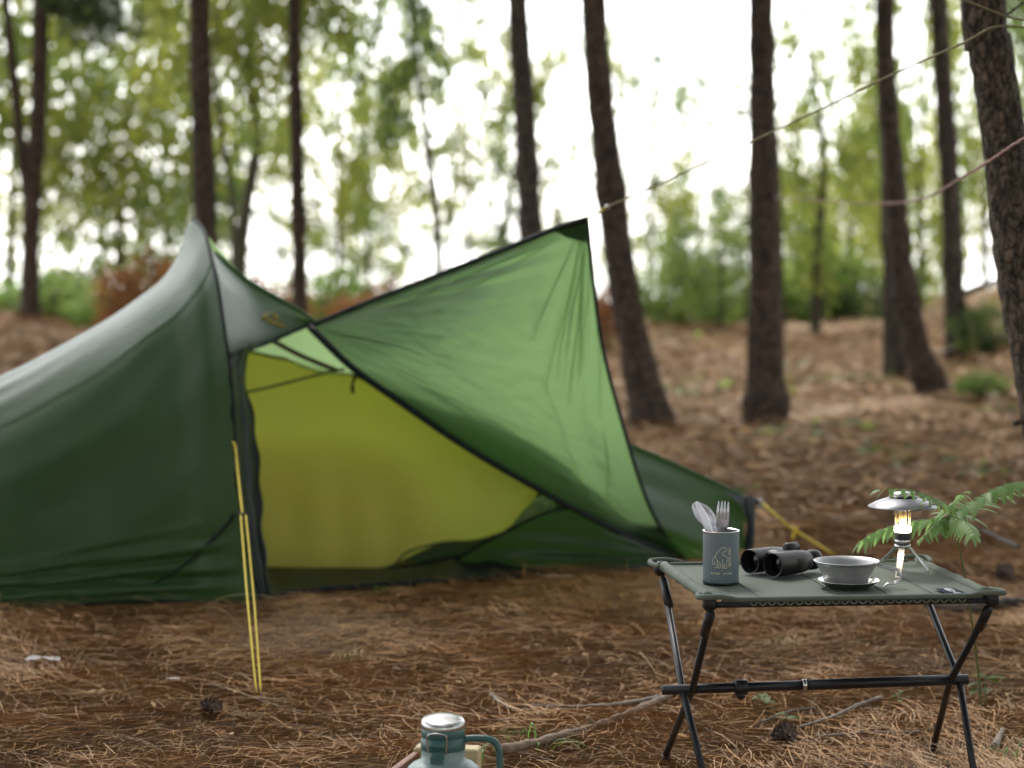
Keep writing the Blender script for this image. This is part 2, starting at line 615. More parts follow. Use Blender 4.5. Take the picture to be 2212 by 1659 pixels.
def needles(n, y0, y1, length, width, lift, name, label, cat, seed, margin=.9, power=1.0):
    r = np.random.default_rng(seed)
    y = y0 + (y1 - y0) * r.random(n) ** power
    hw = .215 * y + margin
    x = (r.random(n) * 2 - 1) * hw
    keep = ~((x > -2.9) & (x < .82) & (y > tent_front(x) - .03) & (y < tent_front(x) + 1.5))
    x, y = x[keep], y[keep]
    n = len(x)
    flow = np.array([noise.noise(Vector((a * .9, b * .9, 3.0))) for a, b in zip(x, y)])
    ang = flow * 3.0 + r.normal(0, .75, n) + np.where(r.random(n) < .25, r.random(n) * 6.28, 0)
    L = length * (0.5 + r.random(n))
    W = width * (.7 + .6 * r.random(n))
    tilt = np.abs(r.normal(0, .10, n)) * np.where(r.random(n) < .06, 4.0, 1.0)
    curv = r.normal(0, .55, n)
    clump = np.array([noise.noise(Vector((a * 3.0, b * 3.0, 9.0))) for a, b in zip(x, y)])
    z0 = gz(x, y) + lift * r.random(n) + np.clip(clump, 0, 1) * lift * 1.6
    K = 4
    V = np.zeros((n, K, 2, 3))
    px, py, pz = x.copy(), y.copy(), z0.copy()
    for k in range(K):
        a_ = ang + curv * (k / (K - 1) - .5)
        dx, dy = np.cos(a_), np.sin(a_)
        w = W * (1 - .55 * abs(k / (K - 1) - .4))
        V[:, k, 0] = np.stack([px - dy * w / 2, py + dx * w / 2, pz], -1)
        V[:, k, 1] = np.stack([px + dy * w / 2, py - dx * w / 2, pz + w * .5], -1)
        st = L / (K - 1)
        px = px + dx * st
        py = py + dy * st
        pz = pz + np.sin(tilt) * st * (1 - 1.1 * k / (K - 1))
    base = (np.arange(n) * K * 2)[:, None]
    F = []
    for k in range(K - 1):
        F.append(base + np.array([[k * 2, k * 2 + 1, k * 2 + 3, k * 2 + 2]]))
    F = np.stack(F, 1).reshape(-1, 4)
    pick = flow * 1.1 + clump * .9 + r.normal(0, .85, n)
    mi = np.where(pick < -.55, 2, np.where(pick < .05, 3, np.where(pick < 1.05, 0, 1)))
    mi = np.repeat(mi, K - 1)
    o = link(name, mesh_np(name, V.reshape(-1, 3), F, [M_n1, M_n2, M_n3, M_n4], mi))
    return tag(o, label, cat, kind='stuff')


needles(260000, 3.4, 8.9, .088, .0013, .020, 'pine_needles', 'thick carpet of fallen brown pine needles in front of the tent', 'pine needles', 3)
needles(42000, 8.4, 24, .15, .004, .03, 'fallen_needles', 'thin cover of fallen needles among the pine trunks behind', 'pine needles', 4, power=1.0)


def leaf_litter(n, y0, y1, size, seed, name, label, mats=None, cat='leaf litter', x0=-99):
    r = np.random.default_rng(seed)
    y = y0 + (y1 - y0) * r.random(n)
    x = (r.random(n) * 2 - 1) * (.225 * y + .8)
    keep = ~((x > -2.9) & (x < .82) & (y > tent_front(x) - .05) & (y < tent_front(x) + 1.5))
    keep &= (x > x0)
    if mats:
        keep &= np.array([noise.noise(Vector((a * .8, b * .5, 4.0))) for a, b in zip(x, y)]) > .12
    x, y = x[keep], y[keep]
    n = len(x)
    z = gz(x, y) + .012 + .02 * r.random(n)
    s = size * (.5 + r.random(n))
    a_ = r.random(n) * 6.28
    d = np.stack([np.cos(a_), np.sin(a_), r.normal(0, .2, n)], -1)
    q = np.stack([-np.sin(a_), np.cos(a_), r.normal(0, .35, n)], -1)
    c = np.stack([x, y, z], -1)
    up = np.array([0, 0, 1.0])
    P0, P1 = c - d * s[:, None], c + q * (s * .45)[:, None] + up * (s * .15)[:, None]
    P2, P3 = c + d * s[:, None] + up * (s * .1)[:, None], c - q * (s * .45)[:, None] + up * (s * .15)[:, None]
    V = np.stack([P0, P1, P2, P3], 1).reshape(-1, 3)
    F = np.arange(n * 4).reshape(-1, 4)
    mi = (r.random(n) * 4).astype(int)
    o = link(name, mesh_np(name, V, F, mats or [M_litter, M_n4, M_n4, M_n3], mi))
    return tag(o, label, cat, kind='stuff')


leaf_litter(700, 3.6, 9, .011, 5, 'leaf_litter', 'small dead leaves and bark flakes among the near needles')
leaf_litter(20000, 9, 34, .034, 6, 'dead_leaves', 'dead leaves scattered over the forest floor behind the tent')
leaf_litter(5200, 9.5, 32, .045, 8, 'ground_cover', 'low green ground cover in loose patches among the pines', [M_leaf_g, M_leaf_fresh, M_leaf_d, M_leaf_g], 'ground cover', .3)


# ------------------------------------------------------------------ trees
def bark_disp(seed, nseed, amp, H, circ):
    r = np.random.default_rng(seed)
    S = np.stack([r.random(nseed) * 2 * math.pi, r.random(nseed) * H], -1)

    def f(th, z, rad):
        # elongated plates: F2 - F1 over a wrapped cylinder
        d = th[:, None] - S[None, :, 0]
        d = (d + math.pi) % (2 * math.pi) - math.pi
        D = np.sqrt((d * rad) ** 2 + ((z[:, None] - S[None, :, 1]) * .38) ** 2)
        D.partition(1, axis=1)
        e = (D[:, 1] - D[:, 0])
        return amp * (np.clip(e / (circ), 0, 1) - .6)
    return f


def trunk_mesh(name, path, rads, n, rows, seed, nseed, amp, mats, wob=.04, top=None):
    P = cr(path, rows)
    rad = np.interp(np.linspace(0, 1, rows), np.linspace(0, 1, len(rads)), rads)
    H = sum((P[i + 1] - P[i]).length for i in range(rows - 1))
    fn = bark_disp(seed, nseed, amp, H, .022) if nseed else None
    zz = np.linspace(0, H, rows)
    th = np.arange(n) * 2 * math.pi / n
    r = np.random.default_rng(seed + 1)
    ph = r.random(6) * 6
    DISP = np.zeros((rows, n))
    for i in range(rows):
        if fn is not None:
            DISP[i] = fn(th, np.full(n, zz[i]), rad[i])
        DISP[i] += rad[i] * wob * (np.sin(2 * th + ph[0] + zz[i] * 1.7) + .7 * np.sin(3 * th + ph[1] - zz[i] * 2.9) + .5 * np.sin(zz[i] * 9 + ph[2]))
        for kn in range(3):          # knots, the swollen whorls of old branches
            zk = (ph[3 + kn] / 6) * min(H, 3.2)
            DISP[i] += rad[i] * .20 * math.exp(-((zz[i] - zk) / .05) ** 2)
    mb = MB()
    mb.tube(P, list(rad), n=n, cap=True, disp=lambda i, j, a: 1 + DISP[i, j] / rad[i])
    return mb, P, rad


# shared crowns -------------------------------------------------
def leaf_crown(name, seed, ncl, per, sig, size, mats, shell=.35, vz=1.0):
    """leaves gathered in clumps through a unit ellipsoid standing on z = 0..1"""
    r = np.random.default_rng(seed)
    if vz < 1:                       # tall leafy trees: loose, box-like screens of foliage
        c = r.random((ncl, 3)) - .5
        c[:, :2] *= (1.05 - .35 * np.abs(c[:, 2:3] * 2) ** 3)
        c += np.array([0, 0, .5])
    else:
        c = r.normal(0, 1, (ncl, 3))
        c /= np.linalg.norm(c, axis=1)[:, None]
        c *= (shell + (1 - shell) * r.random(ncl) ** .5)[:, None]
        c = c * np.array([.5, .5, .5]) + np.array([0, 0, .5])
    ctr = np.repeat(c, per, 0) + r.normal(0, 1, (ncl * per, 3)) * sig
    n = len(ctr)
    d = r.normal(0, 1, (n, 3))
    d[:, 2] -= .4
    d /= np.linalg.norm(d, axis=1)[:, None]
    q = np.cross(d, r.normal(0, 1, (n, 3)))
    q /= np.linalg.norm(q, axis=1)[:, None]
    s = size * (.6 + .8 * r.random(n))[:, None]
    st_ = np.array([1, 1, vz])
    P0, P1, P2, P3 = ctr - d * s * st_, ctr + q * s * .55 * st_, ctr + d * s * st_, ctr - q * s * .55 * st_
    V = np.stack([P0, P1, P2, P3], 1).reshape(-1, 3)
    F = np.arange(n * 4).reshape(-1, 4)
    mi = np.repeat(r.integers(0, len(mats), ncl), per)
    return mesh_np(name, V, F, mats, mi)


CROWN = {
    'y': [leaf_crown('crown_a', 21, 105, 54, .046, .0162, [M_leaf_y, M_leaf_y, M_leaf_g]), leaf_crown('crown_b', 22, 105, 54, .046, .0162, [M_leaf_y, M_leaf_g])],
    'g': [leaf_crown('crown_c', 23, 105, 54, .046, .0162, [M_leaf_g, M_leaf_y]), leaf_crown('crown_d', 24, 105, 54, .046, .0162, [M_leaf_g, M_leaf_d])],
    's': [leaf_crown('crown_e', 25, 62, 56, .036, .0165, [M_leaf_y, M_leaf_g]), leaf_crown('crown_f', 26, 58, 58, .036, .0165, [M_leaf_g, M_leaf_d])],
    'fresh': [leaf_crown('crown_g', 27, 80, 44, .07, .028, [M_leaf_fresh, M_leaf_fresh, M_leaf_g], vz=1.2)],
    'rust': [leaf_crown('crown_h', 28, 80, 42, .07, .026, [M_leaf_rust, M_leaf_rust, M_litter], vz=1.2)],
    'dark': [leaf_crown('crown_i', 29, 80, 46, .07, .026, [M_leaf_d, M_leaf_g, M_leaf_d], vz=1.2)],
}


def pine_crown(name, seed):
    r = np.random.default_rng(seed)
    V, F = [], []
    nt = 420
    k = 0
    for i in range(nt):
        h = r.random()
        R_ = .5 * (1 - .75 * h) * (.35 + .65 * r.random() ** .5)
        a_ = r.random() * 6.28
        c = np.array([R_ * math.cos(a_), R_ * math.sin(a_), h])
        for q in range(26):
            d = r.normal(0, 1, 3)
            d[2] = abs(d[2]) * .6 + .1
            d /= np.linalg.norm(d)
            p = np.cross(d, r.normal(0, 1, 3))
            p /= np.linalg.norm(p)
            L, w = .06 * (.7 + .6 * r.random()), .0044
            V += [c - p * w, c + p * w, c + d * L + p * w * .4, c + d * L - p * w * .4]
            F.append((k, k + 1, k + 2, k + 3))
            k += 4
    return mesh_np(name, np.array(V), np.array(F), [M_pine])


PINE = [pine_crown('pine_crown_a', 31), pine_crown('pine_crown_b', 32)]
tcount = [0]


def limbs(parent, P, rad, zs, mats, seed, ln=(.5, 1.2)):
    r = random.Random(seed)
    top = P[-1].z
    for z in zs:
        i = min(range(len(P)), key=lambda k: abs(P[k].z - z))
        a_ = r.random() * 6.28
        L = r.uniform(*ln)
        d = Vector((math.cos(a_), math.sin(a_), r.uniform(.15, .5)))
        p0 = P[i]
        pts = [p0, p0 + d * L * .5, p0 + d * L + Vector((0, 0, .06 * L))]
        MB().tube(cr(pts, 7), [rad[i] * .34 * (1 - .8 * k / 6) for k in range(7)], n=7).build('limb', mats, parent)


def pine(label, pts, rads_px, group='pines', Yb=None, m=None, near=False, H=8.5, stubs=(), crown_w=4.6):
    """pts: trunk centre line in the frame, base first; base stands on the ground"""
    m = m or M_bark
    tcount[0] += 1
    sd = 100 + tcount[0]
    if Yb is None:
        base = gpt(*pts[0])
    else:
        base = snap(at(pts[0][0], pts[0][1], Yb))
    Y = base.y
    world_pts = [base - Vector((0, 0, .08)), base + Vector((0, 0, .02))]
    for (x, y) in pts[1:]:
        world_pts.append(at(x, y, Y))
    last, prev = world_pts[-1], world_pts[-2]
    d = (last - prev)
    d = d / max(d.z, .05)
    d.x = max(-.08, min(.08, d.x))
    d.y = 0
    d.z = 1
    h = last.z
    while h < H:
        h += 1.2
        world_pts.append(world_pts[-1] + Vector((d.x * 1.2 * .7, random.uniform(-.05, .05), 1.2)))
    rr = [r * Y / FPX / 2 for r in rads_px]
    nseen = len(pts)
    rads = [rr[0] * 1.3, rr[0] * 1.08]
    for i in range(1, nseen):
        rads.append(np.interp(i / (nseen - 1), np.linspace(0, 1, len(rr)), rr))
    nup = len(world_pts) - len(rads)
    rads += [rr[-1] * (1 - .8 * (i + 1) / nup) for i in range(nup)]
    # resample radii by arc length
    L = [0]
    for i in range(1, len(world_pts)):
        L.append(L[-1] + (world_pts[i] - world_pts[i - 1]).length)
    rs = np.interp(np.linspace(0, L[-1], 24), L, rads)
    root = thing('pine_tree', base, label, 'tree', group)
    if near:
        mb, P, rad = trunk_mesh('trunk', world_pts, rs, 72, 560, sd, 2600, .006, m, wob=.035)
    else:
        mb, P, rad = trunk_mesh('trunk', world_pts, rs, 22, 150, sd, 260, .010, m, wob=.035)
    mb.build('trunk', m, root)
    limbs(root, P, rad, [H * .6, H * .68, H * .76, H * .84, H * .9], m, sd)
    for (sx, sy, dx, dz, rpx) in stubs:
        p = at(sx, sy, Y)
        i = min(range(len(P)), key=lambda k: abs(P[k].z - p.z))
        q = P[i]
        e = q + Vector((dx, -.04, dz))
        MB().tube(cr([q, q.lerp(e, .6) + Vector((0, 0, .01)), e], 6), [rpx * Y / FPX / 2 * (1 - .35 * k / 5) for k in range(6)], n=8).build('branch_stub', m, root)
    t = P[-1]
    cw = crown_w
    link('crown', PINE[tcount[0] % 2], root, loc=Vector((t.x, t.y, H * .6)) - base, rot=(0, 0, random.random() * 6), scale=(cw, cw, H * .52))
    return root


def shade_pine(b, H):
    """an unseen pine, added outside the picture to shade the camp"""
    tcount[0] += 1
    root = thing('pine_tree', b, 'tall unseen pine added outside the picture to shade the camp', 'tree', 'unseen pines added for shade')
    top = b + Vector((random.uniform(-.3, .3), random.uniform(-.3, .3), H))
    mb, P, rad = trunk_mesh('trunk', [b - Vector((0, 0, .05)), b.lerp(top, .4) + Vector((.06, .03, 0)), top], [.095, .08, .06, .02], 14, 40, 500 + tcount[0], 0, 0, M_bark)
    mb.build('trunk', M_bark, root)
    limbs(root, P, rad, [H * .6, H * .7, H * .8, H * .9], M_bark, tcount[0])
    link('crown', PINE[tcount[0] % 2], root, loc=Vector((top.x, top.y, H * .55)) - b, rot=(0, 0, random.random() * 6), scale=(5.4, 5.4, H * .55))


G = 'pine trunks around the camp'
pine('forked pine with two slender stems beside the green bushes, leftmost tree', [(66, 652), (66, 560), (70, 440), (80, 300), (86, 150), (88, 0)], [40, 38, 34, 32], G, Yb=20)
pine('straight dark pine rising directly behind the tent peak', [(452, 840), (446, 560), (436, 240), (430, 0)], [56, 50, 46, 44], G)
pine('slim straight pine behind the sloping tent ridge, next to a yellow bush', [(650, 740), (648, 640), (641, 300), (637, 150), (636, 0)], [34, 32, 29, 27], G, Yb=17.2)
pine('grey upright pine rising behind the raised tent door', [(1150, 880), (1146, 500), (1130, 200), (1118, 0)], [58, 48, 48, 44], G, m=M_bark_grey)
pine('leaning dark pine just behind the tip of the raised door', [(1408, 918), (1382, 800), (1345, 600), (1312, 350), (1293, 180), (1282, 0)], [88, 70, 66, 62, 56, 52], G)
pine('thick upright pine standing alone behind the table', [(1656, 918), (1652, 700), (1650, 500), (1648, 250), (1644, 0)], [84, 66, 62, 58, 54], G, stubs=((1650, 600, .10, .0, 16),))
pine('dark pine bending over at its foot, in front of a straight one', [(2014, 850), (1985, 760), (1958, 640), (1940, 500), (1928, 330), (1915, 160), (1912, 0)], [62, 52, 50, 48, 42, 40], G)
pine('straight pine half hidden behind the bending one', [(1934, 812), (1930, 600), (1924, 400), (1916, 200), (1908, 0)], [46, 44, 40, 36], G, m=M_bark_grey)
pine('pale grey pine at the foot of the bank, second tree in from the rough trunk', [(2068, 772), (2060, 600), (2052, 400), (2040, 200), (2028, 0)], [48, 44, 42, 38], G, m=M_bark_grey, stubs=((2064, 640, .30, .12, 18),))
pine('big rough-barked pine nearest the table, cut by the picture edge', [(2330, 1345), (2290, 1100), (2252, 850), (2208, 600), (2184, 400), (2162, 250), (2140, 100), (2124, 0)], [126, 118, 112, 106, 100, 94, 92], G, near=True, m=M_bark_near,
     stubs=((2252, 905, -.100, -.004, 20), (2190, 80, .10, .10, 8)), H=8.0)
for px_, py_, h_ in ((-2.6, 1.5, 8.5), (2.2, .8, 9), (-4.2, 4.6, 9), (3.4, 3.2, 8.6), (.3, -2.2, 9.2), (-1.8, -3.4, 8.8), (2.6, -3.0, 9), (-3.6, -.6, 9), (4.6, .2, 8.8), (-5.4, 8.0, 9), (4.4, 9.6, 9), (-4.6, 11.5, 9)):
    b_ = snap((px_, py_))
    shade_pine(b_, h_)  # pines added out of view to block sky light from the camp
for k_, (px_, py_) in enumerate(((-5.5, -4.5), (-2.6, -7.5), (4.4, -5.2), (-7.2, -.5), (6.6, -1.5), (7.0, 4.6))):
    b_ = snap((px_, py_))  # unseen trees added to darken what the tent cloth reflects
    tcount[0] += 1
    rt_ = thing('leafy_tree', b_, 'unseen leafy tree added outside the picture to darken tent reflections', 'tree', 'unseen leafy trees added for shade')
    mb_, P_, rad_ = trunk_mesh('trunk', [b_, b_ + Vector((.1, .05, 2.5)), b_ + Vector((.2, 0, 6))], [.07, .06, .03], 10, 24, 700 + k_, 0, 0, M_bark_thin)
    mb_.build('trunk', M_bark_thin, rt_)
    link('crown', CROWN['g'][k_ % 2], rt_, loc=(0, 0, .6), rot=(0, 0, k_), scale=(5.4, 5.4, 8.5))
def pine_bough(tree, x0, y0, pts, seed):
    """a needle-clad bough of a pine whose tips hang into the top of the picture"""
    Yt = tree.location.y
    p0 = at(x0, y0, Yt)
    for k, (x, y, w) in enumerate(pts):
        e = at(x, y, Yt - .4)
        MB().tube(cr([p0, p0.lerp(e, .5) + Vector((0, 0, .08)), e], 8), [.014, .012, .010, .009, .007, .006, .005, .004], n=6).build('bough', M_bark, tree)
        sc_ = w * Yt / FPX
        o = link('needle_tuft', PINE[(seed + k) % 2], tree, loc=e - tree.location - Vector((0, 0, sc_ * .2)), rot=(random.uniform(-.5, .5), 1.57 + random.uniform(-.3, .3), random.random() * 6), scale=(sc_ * .7, sc_ * .7, sc_))


PT = [o for o in COL.objects if o.name.startswith('pine_tree') and o.type == 'EMPTY' and o.get('group') == G]
pine_bough(PT[0], 88, -260, [(190, -10, 230), (300, -30, 220)], 0)
# second stem of the forked pine
fork = [o for o in COL.objects if o.name == 'pine_tree'][0]
fy = fork.location.y
MB().tube(cr([at(68, 470, fy), at(56, 400, fy), at(44, 300, fy), at(26, 130, fy), at(12, 0, fy), at(0, -120, fy), at(-10, -600, fy)], 40),
          [26 * fy / FPX / 2 * (1 - .5 * i / 39) for i in range(40)], n=12).build('second_stem', M_bark, fork)


def sapling(label, pts, Y, wpx, crown, cpx, ctop, cbot, cw, group='leafy trees behind the pines'):
    """thin leafy tree: trunk line in the frame at depth Y, crown spanning cbot..ctop (frame y) around cpx, cw wide (frame px)"""
    tcount[0] += 1
    base = snap(at(pts[0][0], pts[0][1], Y))
    root = thing('leafy_tree', base, label, 'tree', group)
    wp = [base] + [at(x, y, Y) for x, y in pts[1:]]
    ztop = at(cpx, ctop, Y).z
    zb = at(cpx, cbot, Y).z
    if wp[-1].z < ztop - .4:
        wp.append(Vector((wp[-1].x + .1, Y, ztop - .3)))
    r = wpx * Y / FPX / 2
    mb, P, rad = trunk_mesh('trunk', wp, [r * 1.2, r, r * .85, r * .5, r * .25], 10, 40, 300 + tcount[0], 0, 0, M_bark_thin, wob=.06)
    mb.build('trunk', M_bark_thin, root)
    limbs(root, P, rad, [zb + (ztop - zb) * k for k in (.2, .4, .55, .7)], M_bark_thin, tcount[0], (.4, .9))
    ms = CROWN[crown]
    w = cw * Y / FPX
    h = ztop - zb
    c = at(cpx, 470, Y)
    link('crown', ms[tcount[0] % len(ms)], root, loc=Vector((c.x, Y, zb)) - base, rot=(0, 0, random.random() * 6.28), scale=(w, w * .9, h))
    return root


sap = [
    ('leafy yellow-green tree filling the corner above the green bushes', [(20, 650), (30, 300)], 30, 16, 'y', 60, -330, 560, 620),
    ('leafy tree between the forked pine and the tent peak', [(250, 650), (262, 430), (285, 200), (300, 0)], 29, 14, 'y', 240, -300, 600, 620),
    ('low-crowned leafy tree seen above the tent peak', [(370, 640), (350, 300)], 31, 12, 'g', 350, -60, 620, 560),
    ('thin crooked greenish tree beside the pine behind the tent peak', [(505, 640), (505, 540), (500, 420), (478, 290), (466, 140), (470, 0)], 18, 14, 'y', 520, -420, 330, 520),
    ('wavy-stemmed greenish tree with forked top, behind the tent ridge', [(520, 640), (522, 520), (545, 380), (556, 290), (540, 160), (548, 0)], 18.5, 24, 'y', 560, -380, 200, 420),
    ('leafy tree right of the slim pine, above the rusty bush', [(735, 650), (735, 300)], 25, 12, 'y', 730, 60, 560, 360),
    ('thin bent sapling standing bare against the white sky', [(952, 640), (945, 500), (925, 330), (905, 180), (890, 40), (886, 0)], 18, 17, 's', 870, -380, 330, 380),
    ('sparse leafy tree against the white sky left of the grey pine', [(1015, 640), (1010, 300)], 30, 8, 's', 1010, 30, 420, 380),
    ('short leafy sapling at the foot of the grey pine', [(1084, 640), (1092, 480), (1108, 380)], 24, 16, 's', 1100, 240, 560, 170),
    ('leafy tree in the gap between the leaning pine and the thick pine', [(1500, 650), (1520, 350)], 26, 10, 's', 1500, 330, 640, 260),
    ('green bushy tree low behind the thick upright pine', [(1560, 650), (1560, 500)], 23, 10, 'g', 1560, 400, 690, 300),
    ('thin wavy greenish tree right of the thick pine', [(1762, 650), (1768, 500), (1780, 330), (1758, 180), (1735, 0)], 22, 22, 'g', 1790, -60, 650, 330),
    ('leafy tree with hanging branch over the sky beside the thick pine', [(1690, 650), (1680, 300), (1650, 200)], 21, 10, 's', 1560, 150, 280, 260),
    ('dense leafy tree between the thick pine and the bending pine', [(1840, 650), (1835, 300)], 29, 12, 'g', 1830, 150, 660, 330),
    ('sunlit leafy tree showing between the bending and the grey pine', [(1990, 640), (1990, 300)], 27, 12, 'y', 2000, -250, 640, 380),
    ('leafy tree behind the rough pine on the bank', [(2130, 560), (2130, 300)], 24, 12, 'y', 2140, -200, 560, 330),
    ('leafy tree beyond the frame edge, its branches over the rough pine', [(2290, 500), (2280, 300)], 21, 14, 'g', 2260, -320, 480, 330),
]
sap += [
    ('sparse leafy tree over the raised door, against the white sky', [(960, 650), (985, 300)], 31, 9, 's', 960, -60, 480, 420),
    ('airy leafy tree against the sky right of the slim pine', [(800, 650), (790, 300)], 29, 10, 's', 800, -160, 520, 380),
    ('airy leafy tree between the grey pine and the leaning pine', [(1200, 650), (1205, 300)], 30, 9, 's', 1210, -80, 520, 300),
    ('airy leafy tree right of the leaning pine, high against the sky', [(1400, 650), (1410, 200)], 31, 9, 's', 1420, 60, 560, 260),
    ('pale thicket far behind the forked pine', [(60, 640), (70, 500)], 32, 8, 's', 70, 330, 690, 420),
    ('pale thicket far behind the rust-brown bracken', [(300, 640), (300, 500)], 33, 8, 's', 300, 350, 690, 420),
    ('pale thicket far behind the wavy-stemmed tree', [(520, 640), (520, 500)], 33, 8, 's', 520, 380, 690, 380),
    ('pale thicket far behind the slim pine', [(720, 640), (720, 500)], 32, 8, 's', 720, 400, 690, 380),
    ('low sparse thicket far behind the bare bent sapling', [(900, 640), (900, 560)], 33, 8, 's', 900, 430, 690, 380),
    ('low sparse thicket far behind the grey pine', [(1100, 640), (1100, 560)], 33, 8, 's', 1120, 470, 690, 360),
    ('pale thicket far behind the leaning pine', [(1450, 640), (1450, 560)], 33, 8, 's', 1440, 400, 690, 320),
    ('pale thicket far behind the thin wavy tree', [(1720, 640), (1720, 500)], 33, 8, 'y', 1720, 330, 690, 340),
    ('pale thicket far behind the bending pine', [(1930, 640), (1930, 500)], 32, 8, 'y', 1930, 250, 690, 380),
]
for s in sap:
    sapling(*s)


def bush(label, x, y, Y, w, h, crown, group='low bushes along the edge of the clearing', name='bush'):
    tcount[0] += 1
    b = snap(at(x, y, Y))
    root = thing(name, b, label, 'bush', group)
    ww, hh = w * Y / FPX, h * Y / FPX
    ms = CROWN[crown]
    link('foliage', ms[tcount[0] % len(ms)], root, loc=(0, 0, -.12 * hh), rot=(0, 0, random.random() * 6.28), scale=(ww, ww, hh * 1.12))
    mb = MB()
    r = random.Random(tcount[0])
    for _ in range(7):
        a_ = r.random() * 6.28
        e = b + Vector((math.cos(a_) * ww * .3, math.sin(a_) * ww * .3, hh * r.uniform(.6, .9)))
        mb.tube(cr([b, b.lerp(e, .5) + Vector((0, 0, .06)), e], 6), [.012, .010, .009, .007, .006, .004], n=5)
    mb.build('stems', M_bark_thin, root)
    return root


for b in [
    ('bright green bush at the foot of the forked pine', 110, 690, 22, 260, 110, 'fresh'),
    ('small bright green bush beside the bright one, nearer the tent slope', 215, 690, 20, 150, 90, 'fresh'),
    ('rust-brown bracken bush just left of the tent peak', 310, 690, 18, 210, 215, 'rust'),
    ('dark twiggy bush low behind the rust-brown bracken', 200, 660, 26, 260, 130, 'dark'),
    ('rusty bush showing over the tent ridge beside the slim pine', 585, 705, 19, 210, 175, 'rust'),
    ('yellow-green bush at the foot of the slim pine', 720, 690, 22, 150, 150, 'fresh'),
    ('reddish bracken bush between the slim pine and the raised door', 830, 690, 19, 240, 165, 'rust'),
    ('rust-coloured bush hidden mostly by the raised door', 1010, 690, 22, 220, 130, 'rust'),
    ('reddish bush peeping out between raised door and leaning pine', 1300, 720, 20, 90, 150, 'rust'),
    ('green bush in the gap behind the leaning pine', 1470, 670, 24, 210, 170, 'fresh'),
    ('dark green bush left of the thick pine', 1570, 680, 25, 170, 150, 'dark'),
    ('green leafy bush right of the thick pine', 1760, 670, 25, 200, 180, 'fresh'),
    ('dark bush in front of the leafy tree near the bending pine', 1850, 680, 25, 180, 150, 'dark'),
    ('brownish bush at the foot of the grey pine', 1700, 690, 26, 260, 90, 'rust'),
    ('dull green bush on the bank beside the rough pine', 2130, 620, 17, 140, 110, 'dark'),
    ('low green plant clump between the grey pine and the rough pine', 2120, 770, 15, 110, 60, 'fresh'),
]:
    bush(*b)

# ------------------------------------------------------------------ the tent
T = 1.0
arch_px = [(560, 1308, 7.168), (545, 1240, 7.17), (528, 1164, 7.165), (511, 1053, 7.165), (503, 942, 7.18), (494, 803, 7.22), (483, 720, 7.28), (467, 609, 7.40), (456, 566, 7.47)]
arch_up_px = [(456, 566, 7.47), (447, 526, 7.56), (437, 496, 7.66), (418, 473, 7.77)]
arch_lo = [at(*p) for p in arch_px]
arch_hi = [at(*p) for p in arch_up_px]
peak = arch_hi[-1]
tent_base = Vector((-.9, 7.75, 0))
tent = thing('tent', tent_base, 'dark green one-pole tent with one door panel tied up over its yellow inner', 'tent')

ridge_px = [(418, 473, 7.77), (401, 496, 7.78), (388, 545, 7.78), (352, 600, 7.77), (300, 642, 7.76), (230, 690, 7.75), (120, 752, 7.73), (0, 812, 7.71), (-200, 893, 7.66), (-420, 968, 7.6), (-692, 1058, 7.55)]
seam_px = [(456, 566, 7.47), (440, 604, 7.45), (422, 631, 7.43), (378, 681, 7.41), (311, 731, 7.39), (222, 798, 7.37), (111, 865, 7.35), (0, 923, 7.33), (-200, 1005, 7.33), (-420, 1075, 7.34), (-692, 1150, 7.36)]
base_px = [(560, 1308), (470, 1306), (400, 1303), (250, 1305), (100, 1316), (0, 1322), (-200, 1320), (-420, 1315), (-692, 1300)]
NS, NT1, NT2 = 130, 80, 26


def by_x(pts, xq):
    xs_ = [-p[0] for p in pts]
    return [np.interp(-xq, xs_, [p[k] for p in pts]) for k in range(len(pts[0]))]


ridge = cr([at(*p) for p in ridge_px], NS)
seam = cr([at(*p) for p in seam_px], NS)
base = cr([onz(x, y, 0.0) for x, y in base_px], NS)
base = [snap(p, .004) for p in base]
alo, ahi = cr(arch_lo, NT1), cr(arch_hi, NT2)
rows = []
for i in range(NS):
    s = i / (NS - 1)
    w = (1 - s) ** 2.2
    col = []
    for j in range(NT1):
        t = j / (NT1 - 1)
        p = base[i].lerp(seam[i], t) + (alo[j] - arch_lo[0].lerp(arch_lo[-1], t)) * w
        # outward belly between hem and seam, and pulled folds along the hem
        p = p + Vector((0, -.040 * math.sin(math.pi * t) * t * (1 - w), .006 * math.sin(math.pi * t) * t * (1 - w)))
        fold = math.exp(-((t - .10) / .09) ** 2) * sstep(0, .12, s)
        p.y += float(.017 * fold * (math.sin(t * 95 - s * 9 + 2 * math.sin(s * 5)) + .6 * math.sin(t * 160 + s * 17)))
        p.y += float(.0018 * math.sin(t * 30 + s * 25 + 3 * math.sin(s * 8)) * sstep(.0, .2, s))
        ed = math.exp(-(s / .05) ** 2) * math.sin(math.pi * min(1, t * 1.4)) if t < .72 else 0
        p.x += .004 * ed * math.sin(t * 70)
        col.append(p)
    for j in range(1, NT2):
        t = j / (NT2 - 1)
        w2 = (1 - s) ** 7
        p = seam[i].lerp(ridge[i], t) + (ahi[j] - arch_hi[0].lerp(arch_hi[-1], t)) * w2
        p.z += .032 * math.sin(math.pi * t) * (1 - .3 * t) * (1 - w2)
        p.z += float(.0035 * sstep(.18, .6, s) * math.sin(t * 19 + s * 6) * math.sin(math.pi * t))
        col.append(p)
    for j in range(1, 16):
        t = j / 15
        bb = Vector((ridge[i].x - .05, ridge[i].y + .75, 0.0))
        p = ridge[i].lerp(bb, t)
        p.z += .05 * math.sin(math.pi * t)
        p.y += .06 * math.sin(math.pi * t)
        col.append(p)
    rows.append(col)
